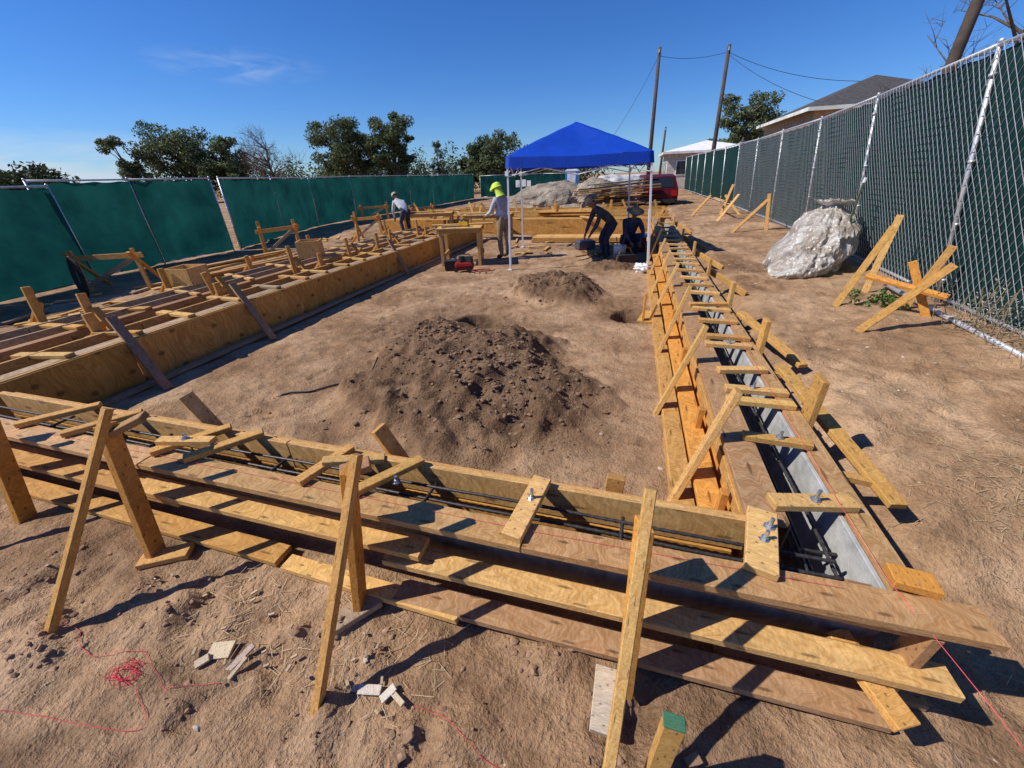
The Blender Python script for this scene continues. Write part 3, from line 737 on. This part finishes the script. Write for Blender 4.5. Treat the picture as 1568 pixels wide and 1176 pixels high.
def chip(x,y,s,t,rz,tilt=.1,asp=.7):
    z=G(x,y)+.02; d=V((math.cos(rz),math.sin(rz),tilt)); board(mb,V((x,y,z))-d*s*.6,V((x,y,z))+d*s*.5,s*asp,.012,tone=t,side=(-math.sin(rz),math.cos(rz),.15))
chip(-1.62,.56,.10,(.70,.58,.42),.3); chip(-1.50,.56,.11,(.55,.47,.38),1.2,.25,.25); chip(-1.66,.50,.05,(.6,.52,.4),.9); chip(-1.47,.52,.08,(.6,.5,.36),1.4,.2,.2)
chip(-.85,.60,.09,(.78,.74,.66),.2,.05,.4); chip(-.77,.61,.06,(.80,.76,.68),1.,.2,.5); chip(-.72,.60,.07,(.7,.62,.5),-.4,.1,.3); chip(.42,.72,.05,(.35,.22,.13),.6); chip(.40,.66,.06,(.75,.1,.12),1,.1,.3)
for i in range(40): chip(rnd(-2.3,-.6),rnd(.5,.92),rnd(.01,.03),(.66,.55,.4),rnd(0,3),.1,.4)
mb.obj('broken_wood_scrap',[WOOD],bevel=.001)
def leaves(mb,c,r,n,size,tones):
    c=V(c)
    for i in range(n):
        while True:
            d=V((rnd(-1,1),rnd(-1,1),rnd(-1,1)))
            if d.length<1: break
        d=d*(.55+.45*d.length)
        p=c+V((d.x*r[0],d.y*r[1],d.z*r[2])); s=size*rnd(.6,1.3)
        a=V((rnd(-1,1),rnd(-1,1),rnd(-1,1))).normalized()*s; b=a.cross(V((rnd(-1,1),rnd(-1,1),rnd(-1,1)))).normalized()*s*.45
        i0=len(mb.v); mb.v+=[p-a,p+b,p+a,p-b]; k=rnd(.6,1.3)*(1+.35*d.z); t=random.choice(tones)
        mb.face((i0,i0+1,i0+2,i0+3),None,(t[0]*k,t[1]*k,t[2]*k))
GT=[(.08,.14,.03),(.10,.18,.04),(.13,.17,.05)]
mb=MB()
for i in range(30):
    x=random.gauss(3.1,.15);y=random.gauss(5.9,.2); leaves(mb,(x,y,G(x,y)+.04),(.07,.07,.04),14,.025,GT)
mb.obj('weeds',[LEAF])
mb=MB()
for i in range(34):
    x=random.gauss(3.4,.12);y=rnd(3.6,5.2); g=G(x,y); h=rnd(.15,.55)
    tube(mb,[(x,y,g),(x+rnd(-.1,.1),y+rnd(-.1,.1),g+h)],.004,4,(.3,.24,.15),0); leaves(mb,(x,y,g+h*.7),(.12,.12,h*.35),26,.014,[(.35,.3,.2),(.45,.4,.33),(.14,.17,.07)])
mb.obj('dry_weeds',[LEAF])
# ================================================================ TREES
def tree(name,x,y,h,w,trunk=.3,style='euc',seed=0,n=26,lean=0,zb=0,leaf=.2,dens=1.,clump=1.):
    random.seed(seed); root=empty(name); mb=MB(); ml=MB()
    tones=[(.10,.13,.05),(.13,.165,.07),(.075,.10,.04),(.18,.20,.10)]
    top=V((x+lean,y,zb+h)); base=V((x,y,zb-.3))
    tp=[base.lerp(top,t)+V((noise.noise(V((seed,t*3,0)))*w*.1*t,0,0)) for t in (0,.15,.3,.45,.6,.8)]
    tube(mb,tp,[trunk,trunk*.85,trunk*.7,trunk*.5,trunk*.3,trunk*.12],8)
    for i in range(n):
        t=rnd(.22,.75) if style!='con' else rnd(.15,.95)
        k=t/.8*5; a0=tp[min(5,int(k))].lerp(tp[min(5,int(k)+1)],k-int(k)) if k<5 else tp[5]
        an=rnd(0,6.28)
        if style=='con': R=w*.5*(1-t)*1.1+.15; e=a0+V((math.cos(an)*R,math.sin(an)*R,-.1*R))
        else:
            R=w*.42*rnd(.3,1.0)*math.sin(math.pi*min(.95,max(.25,t+.12)))**.5; e=a0+V((math.cos(an)*R,math.sin(an)*R,h*rnd(.05,.25)))
            if e.z>zb+h*.93: e.z=zb+h*rnd(.82,.93)
        mid=a0.lerp(e,.5)+V((0,0,rnd(-.02,.05)*h))
        tube(mb,[a0,mid,e],[trunk*.3,trunk*.18,trunk*.06],5)
        if style=='bare':
            for q in range(7):
                s=mid.lerp(e,rnd(0,1)); d=V((rnd(-1,1),rnd(-1,1),rnd(0,1.2))).normalized()*w*rnd(.08,.16); m2=s+d*.5+V((0,0,.05)); tube(mb,[s,m2,s+d],[trunk*.08,trunk*.06,trunk*.03],4)
                for r in range(4):
                    d2=V((rnd(-1,1),rnd(-1,1),rnd(-.1,1))).normalized()*w*rnd(.04,.1); tube(mb,[m2.lerp(s+d,rnd(0,1)),s+d+d2],[trunk*.04,trunk*.02],3)
        else:
            cr=w*rnd(.07,.13)*clump
            rr=(cr,cr,cr*.75) if style!='con' else (R*.55,R*.55,.28)
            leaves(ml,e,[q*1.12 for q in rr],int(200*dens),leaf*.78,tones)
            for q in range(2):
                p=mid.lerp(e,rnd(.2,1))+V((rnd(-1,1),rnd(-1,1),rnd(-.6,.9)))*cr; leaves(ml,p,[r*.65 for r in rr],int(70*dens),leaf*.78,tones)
    mb.obj('trunk_and_limbs',[BARK],root,smooth=True)
    if ml.f: ml.obj('crown',[LEAF],root)
tree('eucalyptus_tree',-59.3,40,9.0,4.6,.25,seed=1,n=18,lean=-3.8,leaf=.2,dens=.9,clump=1.5)
tree('eucalyptus_tree',-58.5,45,9.3,11.5,.35,seed=2,n=38,leaf=.24,dens=1.1)
tree('eucalyptus_tree',-52.6,46,8.6,9.,.35,seed=12,n=30,leaf=.24,dens=1.1)
tree('bare_tree',-44.2,45,8.2,11,.28,'bare',seed=3,n=32)
tree('eucalyptus_tree',-32.9,45,9.0,9,.35,seed=4,n=40,leaf=.2,dens=1.2)
tree('eucalyptus_tree',-27.0,46,9.3,7.2,.3,seed=5,n=36,leaf=.2,dens=1.1)
tree('pine_tree',-23.6,50,6.9,3.0,.2,'con',seed=6,n=48,leaf=.1,dens=.35)
tree('eucalyptus_tree',-16.8,50,6.8,7.8,.3,seed=8,n=40,leaf=.2,dens=1.1)
tree('bare_tree',-37,52,6.6,5,.15,'bare',seed=31,n=18)
tree('eucalyptus_tree',11.8,60,10.2,9,.35,seed=9,n=36,leaf=.22,dens=.9)
tree('eucalyptus_tree',-10.5,55,6.2,4,.2,seed=10,n=20,leaf=.2)
tree('eucalyptus_tree',-21,54,4.9,4,.2,seed=15,n=20,leaf=.2)
tree('bare_tree',9.6,16.5,8.2,6,.14,'bare',seed=14,n=30)
random.seed(50)
mb=MB()
for i in range(120):
    x=rnd(-68,-5);y=rnd(52,62);h=rnd(2.8,5.8)
    if -9>x>-13: h*=.6
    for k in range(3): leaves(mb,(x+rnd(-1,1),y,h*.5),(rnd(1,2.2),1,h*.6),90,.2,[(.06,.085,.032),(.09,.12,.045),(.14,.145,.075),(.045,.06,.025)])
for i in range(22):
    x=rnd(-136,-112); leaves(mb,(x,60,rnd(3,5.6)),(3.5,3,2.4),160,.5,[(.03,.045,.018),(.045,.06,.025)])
mb.obj('distant_tree_line',[LEAF])
# ================================================================ HOUSES
CLOTHW=tone_mat('stucco',.9,0,.01,3); ROOFM=tone_mat('roof_shingles',.9,0,.02,6)
def house(name,x0,x1,y0,y1,hw_,hr,wall,roof,fascia=(.75,.74,.7),z0=0,ov=.5):
    root=empty(name); mb=MB()
    cx=(x0+x1)/2;cy=(y0+y1)/2
    board(mb,(x0,cy,z0+hw_/2),(x1,cy,z0+hw_/2),y1-y0,hw_,tone=wall,j=0)
    mb.obj('walls',[CLOTHW],root)
    m2=MB(); a=V((x0-ov,y0-ov,z0+hw_+.003));b=V((x1+ov,y0-ov,z0+hw_+.003));c=V((x1+ov,y1+ov,z0+hw_+.003));d=V((x0-ov,y1+ov,z0+hw_+.003))
    r=min(x1-x0,y1-y0)/2+ov
    if x1-x0>y1-y0: e=V((x0-ov+r,cy,z0+hr));f=V((x1+ov-r,cy,z0+hr))
    else: e=V((cx,y0-ov+r,z0+hr));f=V((cx,y1+ov-r,z0+hr))
    m2.v=[a,b,c,d,e,f]
    if x1-x0>y1-y0: F=[(0,1,5,4),(1,2,5),(2,3,4,5),(3,0,4)]
    else: F=[(0,1,4),(1,2,5,4),(2,3,5),(3,0,4,5)]
    for q in F: m2.face(q,None,roof)
    m2.face((3,2,1,0),None,fascia)
    m2.obj('roof',[ROOFM],root)
    m3=MB(); z=z0+hw_-.08
    for p,q in ((a,b),(b,c),(c,d),(d,a)): board(m3,(p.x,p.y,z),(q.x,q.y,z),.05,.18,tone=fascia,j=0)
    for t in (.2,.5,.8):
        xx=x0+(x1-x0)*t; box(m3,(xx,y0-.02,z0+hw_*.62),(1.3,.08,1.2),(.8,.8,.78)); box(m3,(xx,y0-.05,z0+hw_*.62),(1.1,.08,1.0),(.03,.04,.05),1)
        yy=y0+(y1-y0)*t; box(m3,(x0-.02,yy,z0+hw_*.62),(.08,1.3,1.2),(.8,.8,.78)); box(m3,(x0-.05,yy,z0+hw_*.62),(.08,1.1,1.0),(.03,.04,.05),1)
    box(m3,(x0+(x1-x0)*.35,y0-.03,z0+1.05),(.95,.08,2.1),(.3,.15,.08))
    m3.obj('trim_windows_door',[PAINT,GLASS],root)
house('stucco_house',9.3,17,30,40,4.7,6.5,(.50,.33,.21),(.085,.08,.08))
house('low_white_building',2.6,9.3,42,50,3.3,4.2,(.5,.45,.38),(.8,.79,.77))
house('distant_house',-24,-17,66,72,3.0,4.4,(.45,.40,.34),(.16,.13,.11)); house('distant_house',-14.5,-11,64,70,2.8,3.8,(.6,.58,.54),(.2,.17,.15))
# ================================================================ POLES
POLEM=simple('weathered_pole',(.085,.06,.045),.9,0,.3,5,.01)
def pole(x,y,h,r,tilt=0,arm=0):
    root=empty('utility_pole'); mb=MB(); tube(mb,[(x,y,-.3),(x+tilt*.5,y,h*.5),(x+tilt,y,h)],[r*1.2,r,r*.8],10)
    mb.obj('pole_shaft',[POLEM],root,smooth=True); m2=MB()
    tube(m2,[(x+tilt,y-.2,h-.3),(x+tilt,y+.2,h-.3)],.04,6,(.3,.3,.3)); tube(m2,[(x+tilt,y-.2,h-.35),(x+tilt,y-.2,h-.15)],.05,8,(.5,.5,.5))
    if arm: box(m2,(x+tilt,y,h-.4),(1.4,.1,.12),(.12,.09,.07))
    m2.obj('insulator_hardware',[PAINT],root)
pole(1.0,38.5,9.9,.15,-.3); pole(5.7,38,9.5,.15,-.35); pole(2.9,60,6.6,.14,0,0); pole(6.85,14,9,.12,.1)
mb=MB()
def wire(a,b,s,r=.014):
    a=V(a);b=V(b); tube(mb,[a.lerp(b,i/16)-V((0,0,s*4*(i/16)*(1-i/16))) for i in range(17)],r,4,cap=False)
wire((.7,38.5,9.4),(5.35,38,9.1),.25); wire((5.35,38,9.1),(13.5,34,6.2),.5); wire((5.35,38,9.0),(9.9,31,5.0),.3); wire((.7,38.5,9.4),(-4,42,2.8),.6)
mb.obj('overhead_wires',[BLACK])
# ================================================================ VEHICLES
def car(name,x,y,rz,col):
    root=empty(name)
    prof=[(-2.25,.45),(-2.28,.8),(-2.2,1.05),(-1.9,1.62),(-1.2,1.72),(.2,1.70),(.95,1.12),(2.0,.98),(2.25,.8),(2.28,.42)]
    c,s=math.cos(rz),math.sin(rz)
    def q(u,v,z): return V((x+u*c-v*s,y+u*s+v*c,z))
    mb=MB(); n=len(prof)
    for v in (-.9,-.86,.86,.9):
        for (u,z) in prof:
            zz=z; vv=v
            if z>1.1: vv=v*.84
            if abs(v)==.9: zz=min(z,1.02); vv=v
            mb.v.append(q(u*(.985 if abs(v)==.9 else 1),vv,zz))
    for r in range(3):
        for i in range(n):
            a=r*n+i;b=r*n+(i+1)%n; mb.face((a,b,b+n,a+n),None,col)
    mb.face(tuple(range(n-1,-1,-1)),None,col); mb.face(tuple(range(3*n,4*n)),None,col)
    mb.obj('body',[PAINT],root)
    m2=MB()
    for sg in (-1,1):
        for u0,u1,a0,a1 in ((-1.75,-.95,-1.65,-.95),(-.85,.05,-.85,.0),(.12,.8,.1,.25)):
            i=len(m2.v); vv=.775*sg
            m2.v+=[q(u0,sg*.885,1.07),q(u1,sg*.885,1.07),q(a1,vv,1.58),q(a0,vv,1.58)]; m2.face((i,i+1,i+2,i+3),None,(0,0,0))
    i=len(m2.v); m2.v+=[q(-2.19,-.68,1.12),q(-2.19,.68,1.12),q(-1.95,.62,1.58),q(-1.95,-.62,1.58)]; m2.face((i,i+1,i+2,i+3),None,(0,0,0))
    i=len(m2.v); m2.v+=[q(.93,-.7,1.17),q(.93,.7,1.17),q(.34,.62,1.62),q(.34,-.62,1.62)]; m2.face((i,i+1,i+2,i+3),None,(0,0,0))
    m2.obj('windows',[GLASS],root)
    m3=MB()
    for u in (-1.4,1.4):
        for v in (-.82,.82):
            tube(m3,[q(u,v-.11,.34),q(u,v+.11,.34)],.34,18,(.02,.02,.02)); tube(m3,[q(u,v-.12,.34),q(u,v+.12,.34)],.18,10,(.4,.4,.4))
    for v in (-.7,.7): box(m3,q(-2.27,v,.85),(.05,.25,.25),(.5,.02,.02),rz=rz); box(m3,q(2.24,v,.78),(.08,.3,.14),(.8,.8,.8),rz=rz)
    box(m3,q(-2.3,0,.5),(.1,1.6,.18),(.05,.05,.05),rz=rz); box(m3,q(2.28,0,.5),(.1,1.6,.18),(.05,.05,.05),rz=rz)
    m3.obj('wheels_lights_bumpers',[PAINT],root)
car('red_suv',.95,25.5,math.radians(98),(.10,.008,.012))
car('white_car',-1.0,31,math.radians(175),(.75,.75,.75))
root=empty('portable_toilet'); mb=MB()
box(mb,(-5.6,40,1.05),(1.15,1.15,2.0),(.03,.2,.5)); box(mb,(-5.6,40,2.12),(1.2,1.2,.12),(.75,.75,.75)); box(mb,(-5.6,40,2.24),(.9,.9,.12),(.7,.7,.7)); box(mb,(-5.6,39.41,1.05),(.75,.04,1.8),(.6,.65,.7)); tube(mb,[(-5.2,40.3,2.1),(-5.2,40.3,2.6)],.05,8,(.1,.1,.1))
mb.obj('shell',[PAINT],root,bevel=.03)
mb=MB(); 
for x,z in ((-10.9,1.2),(-10.3,1.25),(-9.8,1.15)): box(mb,(x,40.35,z),(.4,.02,.6),(.8,.8,.8))
mb.obj('posted_notice',[PAINT])
# ================================================================ PEOPLE
SKIN=(.28,.15,.09)
def person(name,loc,rz,J,shirt,pants,hat):
    root=empty(name); c,s=math.cos(rz),math.sin(rz); z0=G(loc[0],loc[1])
    def q(p): return V((loc[0]+p[0]*c-p[1]*s,loc[1]+p[0]*s+p[1]*c,z0+p[2]))
    names=[];co=[];rad=[];ed=[]
    def add(nm,p,r,par=None):
        names.append(nm);co.append(q(p));rad.append(r)
        if par is not None: ed.append((names.index(par),len(names)-1))
    def getter(S,k):
        def g(n):
            v=J.get(n+S)
            if v is None: v=J[n]; v=(v[0]*k,v[1],v[2])
            return V(v)
        return g
    P=V(J['pelvis']);C=V(J['chest']);Nk=V(J['neck']);Hd=V(J['head'])
    add('pelvis',P,(.155,.125)); add('waist',P.lerp(C,.45),(.145,.12),'pelvis'); add('chest',C,(.17,.13),'waist'); add('neck',Nk,(.058,.058),'chest'); add('skull',Nk.lerp(Hd,.6),(.055,.055),'neck')
    for S,k in (('L',-1),('R',1)):
        g=getter(S,k)
        sh,el,wr=g('sh'),g('el'),g('wr')
        add('sh'+S,sh,(.078,.078),'chest'); add('ua'+S,sh.lerp(el,.5),(.064,.064),'sh'+S); add('el'+S,el,(.053,.053),'ua'+S); add('fa'+S,el.lerp(wr,.4),(.048,.048),'el'+S); add('wr'+S,wr,(.030,.030),'fa'+S)
        hp,kn,an,to=g('hip'),g('kn'),g('an'),g('toe')
        add('hp'+S,hp,(.102,.102),'pelvis'); add('th'+S,hp.lerp(kn,.5),(.09,.09),'hp'+S); add('kn'+S,kn,(.070,.070),'th'+S); add('ca'+S,kn.lerp(an,.4),(.068,.068),'kn'+S); add('an'+S,an,(.055,.055),'ca'+S); add('to'+S,to,(.045,.037),'an'+S)
    me=bpy.data.meshes.new(name+'_sk'); me.from_pydata([tuple(v) for v in co],ed,[])
    ob=bpy.data.objects.new('sk',me); COL.objects.link(ob); ob.modifiers.new('s','SKIN'); ss=ob.modifiers.new('ss','SUBSURF'); ss.levels=2;ss.render_levels=2
    for i,v in enumerate(me.skin_vertices[0].data): v.radius=rad[i]; v.use_root=(i==0)
    bpy.context.view_layer.update(); dg=bpy.context.evaluated_depsgraph_get()
    m2=bpy.data.meshes.new_from_object(ob.evaluated_get(dg)); bpy.data.objects.remove(ob)
    m2.materials.clear(); m2.materials.append(CLOTH)
    cols=[]
    def colr(a,b):
        if 'skull' in (a,b): return SKIN
        if b[:2]=='to': return (.10,.06,.035)
        if b[:2] in('hp','th','kn','ca','an'): return pants
        return shirt
    segs=[(co[a],co[b],colr(names[a],names[b])) for a,b in ed]
    for v in m2.vertices:
        best=9;bc=shirt
        for a,b,cc in segs:
            d=b-a; t=max(0,min(1,(v.co-a).dot(d)/d.length_squared)); w=(v.co-(a+d*t)).length
            if w<best: best=w;bc=cc
        cols+=[bc[0],bc[1],bc[2],1]
    for v in m2.vertices:
        nn=noise.noise_vector(v.co*14); v.co+=nn*.008
    ca=m2.color_attributes.new('tone','FLOAT_COLOR','POINT'); ca.data.foreach_set('color',cols)
    m2.polygons.foreach_set('use_smooth',[True]*len(m2.polygons))
    bo=bpy.data.objects.new('body',m2); COL.objects.link(bo); bo.parent=root
    import bmesh
    bm=bmesh.new(); bmesh.ops.create_uvsphere(bm,u_segments=24,v_segments=16,radius=1)
    up=(Hd-Nk).normalized(); fw=V(J.get('look',(0,1,0))); fw=(fw-up*fw.dot(up)).normalized(); rt=fw.cross(up)
    hc=[]
    for v in bm.verts:
        n=v.co.copy(); x,y,z=n.x*.076,n.y*.098,n.z*.118
        if n.z<-.2: x*=1-.3*(-n.z-.2); y+= .012*(-n.z)
        if n.y>.8 and -.35<n.z<.1 and abs(n.x)<.22: y+=.022*(1-abs(n.z+.15)/.3)
        if n.y>.6 and .02<n.z<.25 and .2<abs(n.x)<.5: y-=.008
        if n.y>.75 and -.6<n.z<-.4 and abs(n.x)<.35: y+=.005
        if abs(n.x)>.93 and abs(n.z)<.3: x*=1.18
        hair=(n.z>.35 or (n.y<-.1 and n.z>-.35))
        hc+= [.02,.015,.012,1] if hair else [*SKIN,1]
        v.co=q(Hd+rt*x+fw*y+up*z)
    m3=bpy.data.meshes.new('head'); bm.to_mesh(m3); bm.free(); m3.materials.append(CLOTH)
    ca=m3.color_attributes.new('tone','FLOAT_COLOR','POINT'); ca.data.foreach_set('color',hc); m3.polygons.foreach_set('use_smooth',[True]*len(m3.polygons))
    ho=bpy.data.objects.new('head',m3); COL.objects.link(ho); ho.parent=root
    for S,k in (('L',-1),('R',1)):
        g=getter(S,k)
        el,wr=g('el'),g('wr'); d=(wr-el).normalized(); sd=V((1,0,0)); sd=(sd-d*sd.dot(d)).normalized(); dn=V((0,0,-1)); dn=(dn-d*dn.dot(d)); dn=dn.normalized() if dn.length>.1 else V((0,1,0))
        hv=[];he=[];hr=[]
        def chn(ps,rs):
            b=len(hv)
            for i,(p,r) in enumerate(zip(ps,rs)):
                hv.append(q(p));hr.append(r)
                if i: he.append((b+i-1,b+i))
        chn([wr-d*.02,wr+d*.03,wr+d*.08],[.026,.032,.03])
        for f,(o,L) in enumerate(((-.03,.065),(-.01,.078),(.011,.073),(.031,.055))):
            b=wr+d*.07+sd*o; chn([b,b+d*L*.5+dn*.008,b+d*L*.75+dn*L*.4,b+d*L*.8+dn*L*.75],[.010,.009,.0085,.007])
        b=wr+d*.03-sd*.028*k; chn([b,b-sd*.025*k+d*.02,b-sd*.03*k+d*.05+dn*.015],[.012,.011,.009])
        mh=bpy.data.meshes.new('h'); mh.from_pydata([tuple(v) for v in hv],he,[]); oh=bpy.data.objects.new('h',mh); COL.objects.link(oh)
        oh.modifiers.new('s','SKIN'); s2=oh.modifiers.new('ss','SUBSURF'); s2.levels=1
        for i,v in enumerate(mh.skin_vertices[0].data): v.radius=(hr[i],hr[i]); v.use_root=(i in (0,3,7,11,15,19))
        bpy.context.view_layer.update(); dg=bpy.context.evaluated_depsgraph_get(); m4=bpy.data.meshes.new_from_object(oh.evaluated_get(dg)); bpy.data.objects.remove(oh)
        m4.materials.clear(); m4.materials.append(CLOTH); ca=m4.color_attributes.new('tone','FLOAT_COLOR','POINT'); ca.data.foreach_set('color',[*SKIN,1]*len(m4.vertices))
        o4=bpy.data.objects.new('hand_'+S,m4); COL.objects.link(o4); o4.parent=root
    mb=MB(); n=22; prof={'straw':[(.21,.035),(.16,.03),(.10,.045),(.095,.10),(.075,.135),(0.001,.14)],'hard':[(.13,.02),(.115,.03),(.112,.06),(.095,.11),(.06,.14),(.001,.15)],'cap':[(.098,.015),(.10,.05),(.085,.10),(.05,.125),(.001,.13)]}[hat[0]]
    for r,z in prof:
        for i in range(n):
            a=2*math.pi*i/n; e=1.15 if hat[0]!='straw' else 1.08
            ext=.06 if (hat[0]!='straw' and math.sin(a)>.6 and r>.1) else 0
            mb.v.append(q(Hd+up*(z+(.015*abs(math.cos(a)) if r>.2 else 0))+rt*(math.cos(a)*r)+fw*(math.sin(a)*(r*e+ext))))
    for j in range(len(prof)-1):
        for i in range(n): a=j*n+i;b=j*n+(i+1)%n; mb.face((a,b,b+n,a+n),None,hat[1])
    if hat[0]=='hard':  # sun-shade cape hanging from the helmet
        m=9; i0=len(mb.v)
        for j,(dz,rr) in enumerate(((.03,.105),(-.06,.115),(-.14,.13),(-.2,.15))):
            for i in range(m):
                a=math.pi*(1.02+.96*i/(m-1)); mb.v.append(q(Hd+up*dz+rt*(math.cos(a)*rr)+fw*(math.sin(a)*rr*1.05)))
        for j in range(3):
            for i in range(m-1): a=i0+j*m+i; mb.face((a,a+1,a+m+1,a+m),None,hat[1])
    mb.obj('hat',[CLOTH],root,smooth=True)
ST=dict(pelvis=(0,0,.93),chest=(0,.04,1.30),neck=(0,.08,1.47),head=(0,.14,1.615),look=(0,.9,-.4),sh=(.185,.05,1.39),el=(.25,.16,1.13),wr=(.16,.40,1.02),hip=(.095,0,.88),kn=(.11,.03,.49),an=(.12,-.03,.09),toe=(.13,.13,.04))
BE=dict(pelvis=(0,-.22,.86),chest=(0,.16,1.10),neck=(0,.31,1.20),head=(0,.41,1.31),look=(0,.8,-.6),sh=(.18,.2,1.12),el=(.22,.30,.84),wr=(.14,.42,.60),hip=(.10,-.2,.82),kn=(.14,0,.47),an=(.13,-.1,.09),toe=(.15,.06,.04))
SQ=dict(pelvis=(0,-.12,.36),chest=(0,.10,.72),neck=(0,.2,.87),head=(0,.25,1.0),look=(0,.8,-.6),sh=(.18,.12,.80),el=(.23,.32,.58),wr=(.12,.50,.36),hip=(.10,-.1,.34),kn=(.2,.27,.50),an=(.17,.0,.09),toe=(.19,.16,.04))
person('worker_standing',(-3.10,9.95),math.radians(70),ST,(.46,.51,.60),(.30,.22,.14),('hard',(.60,.78,.10)))
person('worker_bending',(-.62,10.3),math.radians(120),BE,(.06,.07,.09),(.04,.045,.07),('straw',(.55,.40,.22)))
person('worker_crouching',(-.02,10.8),math.radians(200),SQ,(.06,.07,.12),(.045,.055,.09),('straw',(.42,.30,.16)))
person('worker_bending',(-7.9,13.4),math.radians(60),BE,(.6,.6,.62),(.05,.06,.1),('cap',(.5,.4,.3)))
# ================================================================ LIGHT, SKY, CAMERA
trav=V((.92,.36,-1)).normalized(); sd=-trav
sun=bpy.data.lights.new('sun','SUN'); sun.energy=5.0; sun.angle=math.radians(.5); sun.color=(1,.945,.87)
so=bpy.data.objects.new('sun',sun); COL.objects.link(so); so.rotation_euler=trav.to_track_quat('-Z','Y').to_euler()
w=bpy.data.worlds.new('World'); scene.world=w; w.use_nodes=True; nt=w.node_tree; bg=nt.nodes['Background']
sky=nt.nodes.new('ShaderNodeTexSky'); sky.sky_type='NISHITA'; sky.sun_disc=False
sky.sun_elevation=math.asin(sd.z); sky.sun_rotation=math.atan2(sd.x,sd.y); sky.air_density=1.0; sky.dust_density=0.; sky.ozone_density=4.
hs=nt.nodes.new('ShaderNodeHueSaturation'); hs.inputs['Saturation'].default_value=1.2; nt.links.new(sky.outputs[0],hs.inputs['Color'])
skc=mix(nt,'MULTIPLY',1,hs.outputs[0],(.60,.86,1.32))
tc=nt.nodes.new('ShaderNodeTexCoord')
def cloud(prev,dirv,rad,sc,amt,lo,hi):
    dv=V(dirv).normalized()
    ds=nt.nodes.new('ShaderNodeVectorMath'); ds.operation='SUBTRACT'; nt.links.new(tc.outputs['Generated'],ds.inputs[0]); ds.inputs[1].default_value=dv
    mp=nt.nodes.new('ShaderNodeMapping'); mp.inputs['Scale'].default_value=(1/rad[0],1/rad[0],1/rad[1]); nt.links.new(ds.outputs[0],mp.inputs[0])
    ln=nt.nodes.new('ShaderNodeVectorMath'); ln.operation='LENGTH'; nt.links.new(mp.outputs[0],ln.inputs[0])
    fo=ramp(nt,ln.outputs['Value'],[(0.1,1.),(1.,0.)])
    nn=noisef(nt,mapping(nt,tc.outputs['Generated'],sc),1,6,.6,.5); nr=ramp(nt,nn,[(lo,0.),(hi,1.)])
    f=mix(nt,'MULTIPLY',1,fo,nr); f=mix(nt,'MULTIPLY',1,f,amt)
    return mix(nt,'MIX',f,prev,(6.8,7.8,9.0))
c=cloud(skc,(-.69,.70,.185),(.15,.03),(9,9,45),.4,.42,.7)
c=cloud(c,(-.88,.47,.03),(.34,.06),(5,5,30),.85,.32,.55)
nt.links.new(c,bg.inputs['Color']); bg.inputs['Strength'].default_value=.09
cam=bpy.data.cameras.new('camera'); cam.sensor_width=36; cam.lens=589/1568*36; cam.clip_start=.05; cam.clip_end=3000
u=V((-.0366,1,.5416)).normalized(); d=V((191,326,-589)); d-=u*d.dot(u); d.normalize(); xx=d.cross(u)
R=Matrix((xx,d,u))
co_=bpy.data.objects.new('camera',cam); COL.objects.link(co_); co_.matrix_world=Matrix.Translation((0,0,1.9))@R.to_4x4()
scene.camera=co_
scene.view_settings.view_transform='Standard'; scene.view_settings.look='None'; scene.view_settings.exposure=0
